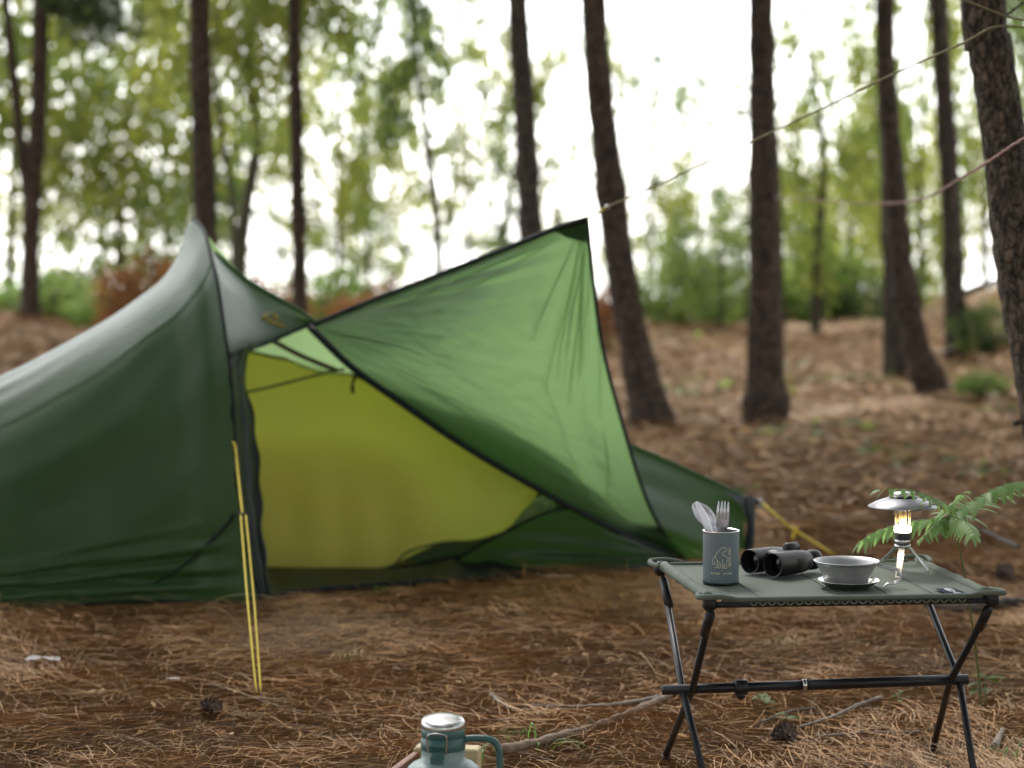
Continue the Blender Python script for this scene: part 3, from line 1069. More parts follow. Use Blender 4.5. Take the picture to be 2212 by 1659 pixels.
fly_side = MB().grid(rows).build('fly_side_panel', M_fly_shaded, tent)
fly_bvh = BVHTree.FromPolygons([v.co + tent_base for v in fly_side.data.vertices], [tuple(p.vertices) for p in fly_side.data.polygons])


def hit(bvh, x, y, off=.004):
    d = ray(x, y).normalized()
    loc, n, i, dist = bvh.ray_cast(C0, d)
    return loc - d * off if loc else None


# arch pole sleeve, seams, diagonal tape
MB().tube([p + Vector((.004, -.004, 0)) for p in alo + ahi[1:]], .0065, n=8).build('pole_sleeve', M_fly_edge, tent)
MB().tube(cr([peak, Vector((-1.12, 8.15, .95)), Vector((-1.2, 8.42, .5)), Vector((-1.24, 8.5, 0))], 24), .0065, n=8).build('pole_sleeve', M_fly_edge, tent)
MB().tube([p + Vector((0, -.002, .001)) for p in seam], .0010, n=6).build('ridge_seam', M_fly, tent)
tp = [hit(fly_bvh, x, y) for x, y in [(506, 1112), (485, 1138), (455, 1168), (425, 1198), (395, 1222), (365, 1243), (335, 1260)]]
tp = [p for p in tp if p is not None]
MB().tube(cr(tp, 20), [.006 * (1 - .5 * i / 19) for i in range(20)], n=6).build('seam_tape', M_fly_edge, tent)
hem = [p + Vector((0, -.003, .003)) for p in base]
MB().tube(hem, .005, n=6).build('hem', M_fly_edge, tent)

# hood above the door, with its emblem
A = at(680, 697, 7.80)
hood_rows = coons_tri(A, [A, at(640, 668, 7.82), at(540, 612, 7.80), at(470, 556, 7.72), at(441, 505, 7.68)],
                      [A, at(640, 714, 7.765), at(560, 748, 7.58), at(490, 766, 7.27)],
                      [at(441, 505, 7.68), at(456, 566, 7.475), at(467, 609, 7.405), at(483, 720, 7.285), at(490, 766, 7.26)], 40, 26)
hood = MB().grid(hood_rows).build('hood', M_fly_shaded, tent)
hood_bvh = BVHTree.FromPolygons([v.co + tent_base for v in hood.data.vertices], [tuple(p.vertices) for p in hood.data.polygons])
MB().tube(cr([A, at(640, 714, 7.76), at(560, 748, 7.575), at(490, 766, 7.265)], 20), .0055, n=7).build('hem', M_fly_edge, tent)
MB().tube(cr([A + Vector((.0, 0, .004)), at(640, 668, 7.82), at(540, 612, 7.80), at(462, 545, 7.74)], 20), [.006 + .006 * math.sin(i / 19 * 3) for i in range(20)], n=7).build('ridge_seam', M_fly, tent)

BEAR = [
    [(632, 870), (610, 855), (575, 852), (545, 870), (510, 905), (485, 940), (470, 975), (445, 1010), (430, 1040), (428, 1075), (440, 1100), (462, 1097), (470, 1085), (458, 1075), (462, 1050)],
    [(632, 870), (632, 890), (605, 905), (580, 918), (568, 940), (572, 958), (600, 965), (630, 985), (642, 1010), (640, 1045), (628, 1070)],
    [(472, 975), (478, 1010), (500, 1040), (528, 1070), (542, 1105), (540, 1145), (510, 1140), (515, 1110), (528, 1100)],
    [(500, 1040), (498, 1085), (490, 1130), (470, 1140), (495, 1140)],
    [(580, 1020), (570, 1050), (568, 1085), (570, 1140), (590, 1148), (588, 1110), (575, 1090)],
    [(605, 1080), (602, 1140), (632, 1148), (632, 1075)],
]
lb = MB()
for ln in BEAR:
    pts = []
    for (bx, by) in ln:
        u, v = (bx - 428) / 214, (by - 852) / 296
        # the emblem leans with the cloth and faces the other way
        x = 557 + u * 44 + v * 15
        y = 668 + u * 12 + v * 27
        p = hit(hood_bvh, x, y, .004)
        if p is not None:
            pts.append(p)
    if len(pts) > 2:
        lb.tube(cr(pts, len(pts) * 3), .0019, n=5)
if lb.v:
    lb.build('bear_emblem', M_logo, tent)

# ridge running down to the right-hand end
E = at(1618, 1078, 8.20)
Eb = snap(at(1606, 1216, 8.05), .004)
C = snap(at(1482, 1216, 8.03), .006)
AE = [A, at(900, 800, 7.98), at(1150, 880, 8.08), at(1362, 962, 8.13), at(1500, 1022, 8.17), E]
foldpts = [A + Vector((-.012, -.02, -.01)), at(760, 790, 7.66), at(860, 862, 7.58), at(1000, 958, 7.54), at(1160, 1052, 7.60), at(1330, 1142, 7.78), C]
end_rows = coons_tri(A, AE, [A] + foldpts[1:], [E, E.lerp(Eb, .5) + Vector((-.006, 0, 0)), Eb, Eb.lerp(C, .5), C], 40, 24)
Nn = grid_normals(end_rows)
for i in range(40):
    for j in range(24):
        end_rows[i][j] = end_rows[i][j] + Nn[i][j] * (.004 * math.sin(j * 1.1 + i * .22) * math.sin(math.pi * i / 39))
MB().grid(end_rows).build('end_panel', M_fly, tent)
# back of the fly: from the ridge to the far hem
bk_top = cr([peak, at(540, 608, 7.83)] + [p for p in AE[0:]], 50)
bk_rows = []
for i, p in enumerate(bk_top):
    s = i / 49
    q = Vector((p.x + .06 * (1 - s), 8.45 + .25 * s - .18 * s ** 6, 0.0))
    row = []
    for j in range(16):
        t = j / 15
        r_ = p.lerp(q, t)
        r_.z += .05 * math.sin(math.pi * t) * (1 - s * .8)
        row.append(r_)
    bk_rows.append(row)
MB().grid(bk_rows).build('fly_back_panel', M_fly_back, tent)
# end strut and its corner patch
MB().tube([Eb + Vector((.012, -.01, 0)), Eb.lerp(E, .5) + Vector((.014, -.01, 0)), E + Vector((.004, -.008, .004))], .016, n=10).build('end_strut', M_fly_edge, tent)
cp = [E + Vector((0, -.008, .002)), at(1562, 1058, 8.14), at(1600, 1090, 8.13), at(1611, 1120, 8.12)]
MB().poly(cp).build('corner_patch', M_fly_edge, tent, smooth=False)
MB().tube(cr(AE[2:], 24), .007, n=7).build('ridge_seam', M_steel if False else M_fly, tent)

# the door panel, pulled up by its corner
B = at(1268, 473, 7.20)
AB = [A + Vector((-.012, -.02, -.01)), at(800, 651, 7.72), at(940, 597, 7.62), at(1130, 522, 7.36), at(1205, 492, 7.27), B]
BC = [B, at(1281, 600, 7.28), at(1302, 750, 7.40), at(1342, 905, 7.58), at(1388, 1055, 7.76), at(1432, 1148, 7.90), C]
NU, NV = 150, 150
flap = coons_tri(AB[0], AB, foldpts, BC, NU, NV)
Nf = grid_normals(flap)
for i in range(NU):
    for j in range(NV):
        u, v = i / (NU - 1), j / (NV - 1)
        inside = math.sin(math.pi * min(1, v)) ** .5 * min(1, u * 3) * min(1, (1 - u) * 6 + .0)
        # folds fanning out of the tied corner and of the hinge corner
        pb = flap[i][j] - B
        ang = math.atan2(pb.x, -pb.z)
        dist = pb.length
        d1 = .017 * math.sin(ang * 64 + 1.2 * math.sin(ang * 17)) * math.exp(-((ang - .0) / .20) ** 2) * math.exp(-((dist - .30) / .26) ** 2)
        pa = flap[i][j] - A
        an2 = math.atan2(pa.z, pa.x)
        d2 = .017 * math.sin(an2 * 70 + 1.5 * math.sin(an2 * 19)) * math.exp(-((an2 - .33) / .13) ** 2) * math.exp(-((pa.length - .5) / .4) ** 2)
        belly = -.05 * math.sin(math.pi * v) * math.sin(math.pi * u)
        n = noise.noise(Vector((u * 6, v * 6, 2))) * .008 + noise.noise(Vector((u * 16, v * 22, 5))) * .0045 + noise.noise(Vector((u * 34, v * 44, 8))) * .0018
        flap[i][j] = flap[i][j] + Nf[i][j] * ((d1 + d2 + n) * inside + belly)
fl = MB().grid(flap).build('door_panel', M_fly, tent)
MB().tube(cr(AB, 40), [.009] * 40, n=7).build('hem', M_fly_edge, tent)
MB().tube(cr(BC, 40), [.006] * 40, n=7).build('hem', M_fly_edge, tent)
MB().tube(cr([p + Vector((0, -.012, -.004)) for p in foldpts], 60), [.0125 - .005 * i / 59 for i in range(60)], n=9).build('hem', M_fly_edge, tent)
cpatch = [B + Vector((.002, -.006, .004))] + [at(1190, 497, 7.27), at(1225, 512, 7.255), at(1268, 524, 7.225)]
MB().poly([p + Vector((0, .012, 0)) for p in cpatch]).build('corner_patch', M_fly_shaded, tent, smooth=False)

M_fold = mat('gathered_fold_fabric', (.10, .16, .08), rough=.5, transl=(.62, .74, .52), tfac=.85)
flap_bvh = BVHTree.FromPolygons([v.co + tent_base for v in fl.data.vertices], [tuple(p.vertices) for p in fl.data.polygons])
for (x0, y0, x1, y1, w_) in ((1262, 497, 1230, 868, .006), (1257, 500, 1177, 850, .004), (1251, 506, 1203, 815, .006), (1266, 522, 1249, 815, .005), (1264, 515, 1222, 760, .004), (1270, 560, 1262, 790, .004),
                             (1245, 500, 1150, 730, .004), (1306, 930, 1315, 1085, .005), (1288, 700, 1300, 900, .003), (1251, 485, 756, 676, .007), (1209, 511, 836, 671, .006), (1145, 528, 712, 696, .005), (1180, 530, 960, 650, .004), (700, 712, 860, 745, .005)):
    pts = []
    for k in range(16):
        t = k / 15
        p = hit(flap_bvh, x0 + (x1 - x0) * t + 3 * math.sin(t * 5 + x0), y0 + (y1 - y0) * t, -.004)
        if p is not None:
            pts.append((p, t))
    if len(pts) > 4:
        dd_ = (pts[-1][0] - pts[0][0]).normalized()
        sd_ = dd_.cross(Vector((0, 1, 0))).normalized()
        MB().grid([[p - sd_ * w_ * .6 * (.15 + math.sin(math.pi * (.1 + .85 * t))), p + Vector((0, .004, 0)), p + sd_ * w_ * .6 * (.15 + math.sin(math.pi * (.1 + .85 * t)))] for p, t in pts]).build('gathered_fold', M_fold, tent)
# extra cloth layer added behind the panel to darken it along the fold
tb = []
for i in range(0, NU, 5):
    u = i / (NU - 1)
    row = []
    for q in range(8):
        k = q / 7
        wv_ = .40 * math.sin(math.pi * min(1, u)) ** .9
        j = int((NV - 1) * (1 - wv_ * k))
        row.append(flap[i][j] + Vector((0, .004 + .045 * k * min(1, u * 4), -.004 * k)))
    tb.append(row)
MB().grid(tb).build('fold_shade_layer', M_fly, tent)

# door panel that hangs inside the arch, dark
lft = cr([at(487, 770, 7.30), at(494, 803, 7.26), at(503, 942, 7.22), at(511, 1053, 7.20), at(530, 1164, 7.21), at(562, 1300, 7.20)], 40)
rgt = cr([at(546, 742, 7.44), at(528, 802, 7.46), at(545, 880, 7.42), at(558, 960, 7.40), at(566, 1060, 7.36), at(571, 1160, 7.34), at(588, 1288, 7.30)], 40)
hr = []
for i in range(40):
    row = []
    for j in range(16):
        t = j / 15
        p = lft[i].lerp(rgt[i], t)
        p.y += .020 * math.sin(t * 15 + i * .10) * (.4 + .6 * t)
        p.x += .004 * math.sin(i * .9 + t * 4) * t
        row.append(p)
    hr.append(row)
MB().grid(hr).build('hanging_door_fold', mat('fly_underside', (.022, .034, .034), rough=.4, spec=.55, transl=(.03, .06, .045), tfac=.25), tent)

# low panel still pegged down beside the door
p1 = snap(at(955, 1238, 7.80), .01)
low = coons_tri(C, [C, snap(at(1380, 1240, 7.78), .012), snap(at(1200, 1247, 7.72), .012), p1],
                [C, at(1400, 1182, 7.84), at(1320, 1142, 7.76), at(1242, 1096, 7.66)],
                [p1, at(1020, 1188, 7.74), at(1090, 1150, 7.70), at(1180, 1107, 7.66), at(1242, 1096, 7.66)], 30, 24)
Nl = grid_normals(low)
for i in range(30):
    for j in range(24):
        low[i][j] = low[i][j] + Nl[i][j] * (.008 * math.sin(j * .9 + i * .3) * math.sin(math.pi * j / 23))
MB().grid(low).build('low_side_panel', M_fly, tent)
MB().tube(cr([p1, at(1020, 1188, 7.735), at(1090, 1150, 7.695), at(1180, 1107, 7.655), at(1242, 1096, 7.655)], 24), .005, n=6).build('hem', M_fly_edge, tent)

# ground skirt along the door
tpx = [(540, 1240, 7.86), (640, 1240, 7.84), (850, 1229, 7.84), (1000, 1204, 7.84), (1200, 1216, 7.86), (1380, 1220, 7.9), (1482, 1214, 8.03)]
bpx = [(560, 1300), (650, 1284), (820, 1272), (1000, 1262), (1180, 1253), (1350, 1244), (1484, 1224)]
tt = cr([at(*p) for p in tpx], 60)
bb = cr([snap(onz(x, y, 0), .008) for x, y in bpx], 60)
sk = []
for i in range(60):
    row = []
    for j in range(16):
        t = j / 15
        p = bb[i].lerp(tt[i], t)
        p.z = max(p.z, float(gz(p.x, p.y)) + .008) + .010 * math.sin(t * math.pi) * (1 + .8 * math.sin(i * .8 + 2 * math.sin(i * .23)))
        row.append(p)
    sk.append(row)
MB().grid(sk).build('ground_skirt', M_sheet, tent)
MB().tube([p + Vector((0, -.004, .006)) for p in bb], .010, n=7).build('hem', M_fly_edge, tent)
MB().tube([p + Vector((0, -.003, .004)) for p in tt], .005, n=6).build('hem', M_fly_edge, tent)

# inner tent (its own thing hung inside the fly)
inner_base = Vector((-.4, 8.1, 0))
inner = thing('inner_tent', inner_base, 'yellow fabric inner tent hanging inside the open green fly', 'inner tent')
top_px = [(150, 880, 7.92), (330, 780, 7.96), (480, 752, 7.98), (600, 772, 7.99), (700, 790, 7.99), (775, 815, 7.98), (900, 872, 7.97), (1050, 960, 7.96), (1168, 1046, 7.95)]
bot_px = [(150, 1244, 7.88), (330, 1240, 7.88), (480, 1238, 7.88), (590, 1232, 7.88), (720, 1232, 7.88), (838, 1226, 7.88), (880, 1192, 7.88), (955, 1172, 7.88), (1040, 1165, 7.89), (1130, 1126, 7.91), (1168, 1052, 7.95)]
tw, bw = cr([at(*p) for p in top_px], 90), cr([at(*p) for p in bot_px], 90)
iw = []
for i in range(90):
    row = []
    for j in range(40):
        t = j / 39
        p = bw[i].lerp(tw[i], t)
        k = (1 - t)
        p.y += -.04 * math.sin(math.pi * t) + .012 * k * math.sin(i * .55 + 1.5 * math.sin(i * .13)) * math.sin(math.pi * min(1, t * 1.5 + .1)) + .006 * noise.noise(Vector((i * .09, t * 3, 1)))
        row.append(p)
    iw.append(row)
MB().grid(iw).build('front_wall', M_inner, inner)
MB().tube([p + Vector((0, -.004, 0)) for p in bw], .0045, n=6).build('binding', M_inner_edge, inner)
MB().tube([p + Vector((0, -.004, 0)) for p in tw], .005, n=6).build('binding', M_inner_edge, inner)
br = []
for i in range(90):
    row = []
    q = Vector((tw[i].x, 8.42, .02))
    for j in range(10):
        t = j / 9
        p = tw[i].lerp(q, t)
        p.z += .04 * math.sin(math.pi * t)
        row.append(p)
    br.append(row)
MB().grid(br).build('back_wall', M_inner_lit, inner)
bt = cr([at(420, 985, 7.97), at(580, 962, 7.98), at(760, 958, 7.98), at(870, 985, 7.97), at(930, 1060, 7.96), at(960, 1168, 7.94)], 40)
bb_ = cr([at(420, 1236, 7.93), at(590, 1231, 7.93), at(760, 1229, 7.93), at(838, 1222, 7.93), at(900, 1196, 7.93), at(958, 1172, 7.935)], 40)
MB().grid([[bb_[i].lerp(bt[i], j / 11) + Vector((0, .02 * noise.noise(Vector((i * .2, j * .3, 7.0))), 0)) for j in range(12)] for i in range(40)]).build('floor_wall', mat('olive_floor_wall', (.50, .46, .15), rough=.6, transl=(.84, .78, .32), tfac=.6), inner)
# mesh corner to the right of the yellow wall and the bathtub floor edge
mw_t = cr([at(838, 1226, 7.90), at(955, 1172, 7.905), at(1040, 1165, 7.91), at(1130, 1126, 7.93), at(1168, 1046, 7.97), at(1300, 1090, 8.0), at(1420, 1150, 8.02)], 30)
mw_b = cr([snap(at(838, 1236, 7.9), .02), snap(at(1000, 1236, 7.9), .02), snap(at(1200, 1234, 7.92), .02), snap(at(1420, 1225, 8.0), .02)], 30)
MB().grid([[mw_b[i].lerp(mw_t[i], j / 5) for j in range(6)] for i in range(30)]).build('mesh_corner', M_mesh, inner)
cf_t = cr([at(1100, 1142, 7.80), at(1150, 1085, 7.82), at(1196, 1058, 7.84)], 16)
cf_b = cr([at(1040, 1186, 7.79), at(1120, 1140, 7.79), at(1200, 1104, 7.80)], 16)
cfg = []
for i in range(16):
    cfg.append([cf_b[i].lerp(cf_t[i], j / 9) + Vector((0, .03 * noise.noise(Vector((i * .5, j * .45, 2.0))), .012 * noise.noise(Vector((i * .4, j * .6, 6.0))))) for j in range(10)])
MB().grid(cfg).build('crumpled_door', mat('sheer_door_fabric', (.20, .26, .14), rough=.5, transl=(.50, .62, .36), tfac=.6), inner)
MB().tube(cr([at(520, 850, 7.78), at(600, 832, 7.80), at(700, 806, 7.82), at(745, 797, 7.82)], 16), .0045, n=6).build('cross_strap', mat('strap_green', (.05, .075, .035), rough=.7), inner)
bd = cr([at(584, 733, 7.86), at(650, 768, 7.84), at(728, 800, 7.80)], 12)
MB().grid([[p + Vector((.003, 0, .007)), p + Vector((-.003, -.004, -.008))] for p in bd]).build('ridge_band', M_inner_edge, inner)
sb = MB().tube(cr([at(768, 800, 7.74), at(766, 815, 7.74), at(761, 834, 7.74), at(763, 850, 7.74)], 10), [.003, .003, .004, .006, .006, .004, .006, .007, .006, .005], n=6)
sb.build('toggle_loop', M_sheet, inner)


# ------------------------------------------------------------------ cords
def cord(name, label, pts, r, m, n=60, cat='cord', group=None, twist=False):
    P = cr(pts, n)
    root = thing(name, P[-1], label, cat, group)
    MB().tube(P, r, n=7).build('line', m, root)
    return root, P


pg = gpt(562, 1507)
g1 = thing('guyline', pg, 'yellow doubled guyline pegged in front of the tent arch', 'guyline', 'tent guylines')
a0, a1 = at(508, 962, 7.12), at(524, 1112, 6.72)
MB().tube(cr([at(500, 955, 7.16), a0, at(515, 1030, 6.94), a1], 20), .0032, n=6).build('line', M_cordy, g1)
e1 = at(560, 1500, pg.y)
MB().tube(cr([a1 + Vector((-.005, 0, 0)), at(535, 1300, 6.18), at(555, 1500, pg.y), at(562, 1508, pg.y - .01), at(573, 1500, pg.y)], 30), .0026, n=6).build('line', M_cordy, g1)
MB().tube(cr([a1 + Vector((.009, 0, 0)), at(549, 1300, 6.2), at(564, 1494, pg.y), at(572, 1504, pg.y), at(576, 1512, pg.y - .01)], 30), .0026, n=6).build('line', M_cordy, g1)
MB().box(a1, .022, .012, .012, bev=.003).build('slider', M_plastic, g1)
MB().box(at(513, 1005, 7.02), .016, .012, .010, bev=.003).build('toggle', M_plastic, g1)
MB().tube([pg + Vector((.004, 0, -.06)), pg + Vector((.004, -.01, .015)), pg + Vector((.016, -.012, .012))], .0035, n=6).build('peg', M_steel, g1)

tie = at(2150, 58, 6.10)
g2 = thing('guyline', tie, 'thin olive guyline from the raised door tip to the rough pine', 'guyline', 'tent guylines')
k1 = at(1312, 447, 7.14)
MB().tube(cr([B, at(1290, 460, 7.17), k1], 8), .0035, n=6).build('loop', M_cordy, g2)
MB().tube(cr([k1, at(1480, 372, 6.98), at(1700, 270, 6.72), at(1930, 160, 6.42), at(2080, 93, 6.18), tie, at(2230, 60, 6.15)], 60), .0029, n=6).build('line', M_cordg, g2)
MB().box(k1, .016, .010, .014, bev=.003).build('slider', M_steel, g2)
MB().tube(cr([at(2066, -6, 6.02), at(2120, 14, 6.0), at(2170, 34, 6.0), at(2215, 44, 6.05)], 14), .003, n=6).build('wrap', M_cordg, g2)

e3 = gpt(1812, 1206)
g3 = thing('guyline', e3, 'yellow guyline running from the low tent end to the ground behind the table', 'guyline', 'tent guylines')
MB().tube(cr([E + Vector((.01, -.01, 0)), at(1645, 1088, 8.2)], 4), .007, n=6).build('loop', M_fly_edge, g3)
MB().tube([at(1645, 1086, 8.19), at(1700, 1134, 7.95), e3], .0052, n=6).build('line', M_cordy, g3)
MB().tube(cr([at(1722, 1138, 7.9), at(1716, 1150, 7.9), at(1712, 1165, 7.9)], 5), .006, n=6).build('tail', M_cordy, g3)
for q in ((1641, 1080), (1648, 1087), (1640, 1092)):
    MB().tube([at(q[0], q[1], 8.19), at(q[0] + 3, q[1] + 4, 8.18)], .006, n=6).build('ring', M_steel, g3)

rp = [at(1672, 426, 12.6), at(1780, 434, 11.0), at(1900, 440, 9.4), at(1995, 428, 8.0), at(2090, 376, 6.9), at(2140, 346, 6.2), at(2225, 292, 5.6), at(2420, 200, 5.0)]
P = cr(rp, 140)
g4 = thing('clothesline', P[0], 'sagging red and white twisted rope between the thick pine and the rough pine', 'rope')
for ph, mm in ((0, M_rope), (math.pi, mat('rope_strand', (.20, .15, .12), rough=.8))):
    Q = []
    fine_p = cr(rp, 700)
    for i, p in enumerate(fine_p):
        a_ = i * .42 + ph
        Q.append(p + Vector((0, math.cos(a_), math.sin(a_))) * .0021)
    MB().tube(Q, .0026, n=5).build('strand', mm, g4)

# ------------------------------------------------------------------ camping table
ZT = .395
tc_ = Vector((.6415, 5.005, 0))
U, W_ = Vector((.285, .0290, 0)), Vector((-.035, .2455, 0))
table = thing('camping_table', snap(tc_), 'low folding camp table with olive fabric top and black legs', 'table')


def tp_(a, b, z=ZT):
    p = tc_ + U * a + W_ * b
    return Vector((p.x, p.y, z))


NTX, NTY = 60, 50
gr = []
for i in range(NTX):
    row = []
    for j in range(NTY):
        a_, b_ = -1 + 2 * i / (NTX - 1), -1 + 2 * j / (NTY - 1)
        ea = max(0, abs(a_) - .86) / .14
        eb = max(0, abs(b_) - .90) / .10
        z = ZT - .0015 + .007 * ea ** 2 * (1 - .5 * eb) + .004 * eb ** 2
        cut = .03 * max(0, ea + eb - 1.2)
        z += .0009 * math.sin(a_ * 9 + b_ * 3) * (1 - ea) * (1 - eb) * .6 - cut * .15
        row.append(tp_(a_ * .985, b_ * .985, z))
    gr.append(row)
MB().grid(gr).build('fabric_top', M_canvas, table)
# sleeves
for sa in (-1, 1):
    path = [tp_(sa * .985, -.88 + 1.76 * k / 19, ZT + .001) for k in range(20)]
    MB().tube(path, [.0115 + .001 * math.sin(k * 1.7) for k in range(20)], n=12).build('side_sleeve', M_canvas, table)
for sb_ in (-1, 1):
    path = [tp_(-.92 + 1.84 * k / 29, sb_ * .99, ZT + .0015) for k in range(30)]
    MB().tube(path, [.0055] * 30, n=10).build('edge_piping', M_canvas, table)
    MB().tube([tp_(-.98, sb_ * .985, ZT - .0085), tp_(.98, sb_ * .985, ZT - .0085)], .0062, n=12).build('edge_pole', M_black, table)
for k in range(24):
    a0_ = -.70 + k * .064
    pts = [tp_(a0_ + .026 * q / 8 * 2 - .026, -1.018, ZT - .0035 - .0062 * math.sin(math.pi * q / 8)) for q in range(9)]
    MB().tube(pts, .0010, n=5).build('lacing_loop', M_stitch, table)
for k in (-.62, -.05, .30, .62):
    pts = [tp_(k + (.05 if k > 0 else .02) * t / 9, -.97 + 1.94 * t / 9, ZT - .0002 + (.004 * max(0, (abs(-.97 + 1.94 * t / 9) - .9) / .1))) for t in range(10)]
    MB().tube(pts, .0008, n=4).build('seam', M_sheet if k == .62 else M_canvas, table)
# corners
for sa in (-1, 1):
    for sb_ in (-1, 1):
        c = tp_(sa * 1.0, sb_ * .97, ZT + .001)
        rot = Matrix.Rotation(math.atan2(U.y, U.x), 3, 'Z')
        MB().box(c + Vector((0, 0, -.007)), .026, .022, .032, M=rot, bev=.007).build('corner_joint', M_plastic, table)
        pts = [c + rot @ Vector((-sa * .052, sb_ * .016, .004)), c + rot @ Vector((-sa * .02, sb_ * .020, .009)), c + rot @ Vector((sa * .016, sb_ * .018, .008)), c + rot @ Vector((sa * .022, -sb_ * .01, .006)), c + rot @ Vector((sa * .012, -sb_ * .055, .006))]
        MB().tube(cr(pts, 14), [.003, .0045, .005, .0055, .0058, .006, .006, .006, .006, .0058, .0055, .005, .0045, .003], n=9).build('corner_flap', M_canvas, table)
# legs and cross bar
for sa in (-1, 1):
    hub = tp_(sa * (.97 if sa < 0 else 1.02), 0, .172 + .004 * sa)
    for sb_ in (-1, 1):
        top = tp_(sa * .985, sb_ * .94, ZT - .026)
        foot = hub + (hub - top) * .92
        foot.x = hub.x + {(-1, 1): .034, (-1, -1): -.034, (1, 1): .010, (1, -1): -.008}[(int(sa), int(sb_))]
        foot = snap(foot, .0)
        off = Vector((sa * .010 * sb_, 0, 0))
        MB().tube([foot + Vector((0, 0, .01)), hub + off, top], .0074, n=12).build('leg', M_black, table)
        MB().tube([top + (hub - top) * .02, top + (hub - top) * .26], .0098, n=12).build('leg_socket', M_plastic, table)
        MB().tube([foot + Vector((0, 0, -.012)), foot + (hub - foot) * .09], .0115, n=12).build('foot_cap', M_plastic, table)
bl, brr = tp_(-1.155, 0, .170), tp_(1.115, 0, .180)
MB().tube([bl, bl.lerp(brr, .46)], .0104, n=16).build('cross_bar', M_black, table)
MB().tube([bl.lerp(brr, .462), brr], .0114, n=16).build('cross_bar', M_black, table)
MB().tube([bl.lerp(brr, .456), bl.lerp(brr, .468)], .0126, n=16).build('bar_ring', M_steel, table)
sp_ = bl.lerp(brr, .255)
ax = (brr - bl).normalized()
MB().tube([sp_ - ax * .013, sp_ - ax * .012, sp_ + ax * .012, sp_ + ax * .013], [.014, .0165, .0165, .014], n=16).build('bar_strap', M_rubber, table)
MB().box(sp_ + Vector((0, 0, -.016)), .018, .022, .018, bev=.005).build('bar_strap', M_rubber, table)
# woven label
lc = [onz(2019, 1277, ZT), onz(2062, 1277, ZT), onz(2085, 1290, ZT), onz(2042, 1290, ZT)]
lc = [Vector((p.x, p.y, ZT + .0022)) for p in (onz(2018, 1273.5, ZT), onz(2060, 1272.5, ZT), onz(2096, 1286, ZT), onz(2050, 1287, ZT))]
lab = MB().poly([lc[3], lc[2], lc[1], lc[0]]).build('label', M_labelp, table, smooth=False)


def lpt(u, v, dz=.0012):
    return lc[3].lerp(lc[2], u).lerp(lc[0].lerp(lc[1], u), v) + Vector((0, 0, dz))


mk = MB()
circ = [lpt(.5 + .16 * math.cos(t * .4), .62 + .26 * math.sin(t * .4)) for t in range(17)]
mk.tube(circ, .0009, n=4)
for u0, v0, u1, v1 in ((.36, .55, .64, .7), (.42, .8, .58, .45), (.3, .75, .38, .82), (.66, .75, .74, .8), (.38, .24, .62, .24), (.34, .16, .66, .16), (.30, .07, .85, .07)):
    mk.tube([lpt(u0, v0), lpt(u1, v1)], .0008 if v0 > .1 else .0004, n=4)
mk.build('woven_mark', M_white, lab)

# ------------------------------------------------------------------ mug with its print
mz = ZT + .001
mc = onz(1557, 1259, ZT)
mug = thing('mug', (mc.x, mc.y, mz), 'slate blue enamel mug with line-drawn bear print on the table', 'mug')
MR, MH = .0372, .108
prof = [(0, .0015), (MR - .003, .0015), (MR - .001, .002), (MR, .004), (MR, MH - .003), (MR + .0012, MH - .001), (MR + .0012, MH + .001), (MR - .0002, MH + .0015), (MR - .0018, MH - .001), (MR - .0020, .004), (0, .004)]
mug_o = Vector((mc.x, mc.y, mz))
MB().lathe(prof[:5], mug_o, 64).build('cup_wall', M_mug, mug, auto=40)
MB().lathe(prof[4:9], mug_o, 64).build('rim', M_steel, mug)
MB().lathe([(MR - .0018, MH - .001), (MR - .0020, .004), (0, .0035)], mug_o, 64).build('inside', mat('mug_inside', (.16, .15, .14), rough=.45, metal=.6), mug)
MB().lathe([(MR + .0003, .0), (MR + .0004, .003)], mug_o, 64).build('foot_ring', M_sheet, mug)


def mugpt(x, y, dr=.0005):
    a_ = math.asin(max(-1, min(1, (x - 549) / 262.0)))
    base_dir = math.atan2(-mc.x, -mc.y)       # towards the camera
    th = base_dir + 0.0
    px = math.sin(th - a_)
    py = math.cos(th - a_)
    z = mz + (1392 - y) / 755.0 * MH
    return Vector((mc.x + px * (MR + dr), mc.y + py * (MR + dr), z))


eb_ = MB()
for ln in BEAR:
    eb_.tube(cr([mugpt(x, y) for x, y in ln], len(ln) * 4), .00055, n=5)
eb_.build('bear_emblem', M_print, mug)
# lettering: strokes on a 0..1 x 0..1 cell, reading downwards
GLY = {
    'n': [[(0, 0), (0, 1), (1, 1), (1, 0)]],
    'o': [[(0, 0), (0, 1), (1, 1), (1, 0), (0, 0)]],
    'r': [[(0, 0), (0, 1), (.9, 1)]],
    'd': [[(1, 1.5), (1, 0), (0, 0), (0, 1), (1, 1)]],
    'i': [[(.5, 0), (.5, 1)], [(.5, 1.3), (.5, 1.45)]],
    's': [[(1, 1), (0, 1), (0, .5), (1, .5), (1, 0), (0, 0)]],
    'k': [[(0, 0), (0, 1.5)], [(1, 1), (.05, .5), (1, 0)]],
    'S': [[(1, 1), (0, 1), (0, .5), (1, .5), (1, 0), (0, 0)]],
    'A': [[(0, 0), (.5, 1), (1, 0)], [(.2, .4), (.8, .4)]],
    'M': [[(0, 0), (0, 1), (.5, .3), (1, 1), (1, 0)]],
    'Ø': [[(0, 0), (0, 1), (1, 1), (1, 0), (0, 0)], [(0, 0), (1, 1)]],
    'E': [[(1, 1), (0, 1), (0, 0), (1, 0)], [(0, .5), (.8, .5)]],
}
tx = MB()
yy = 860
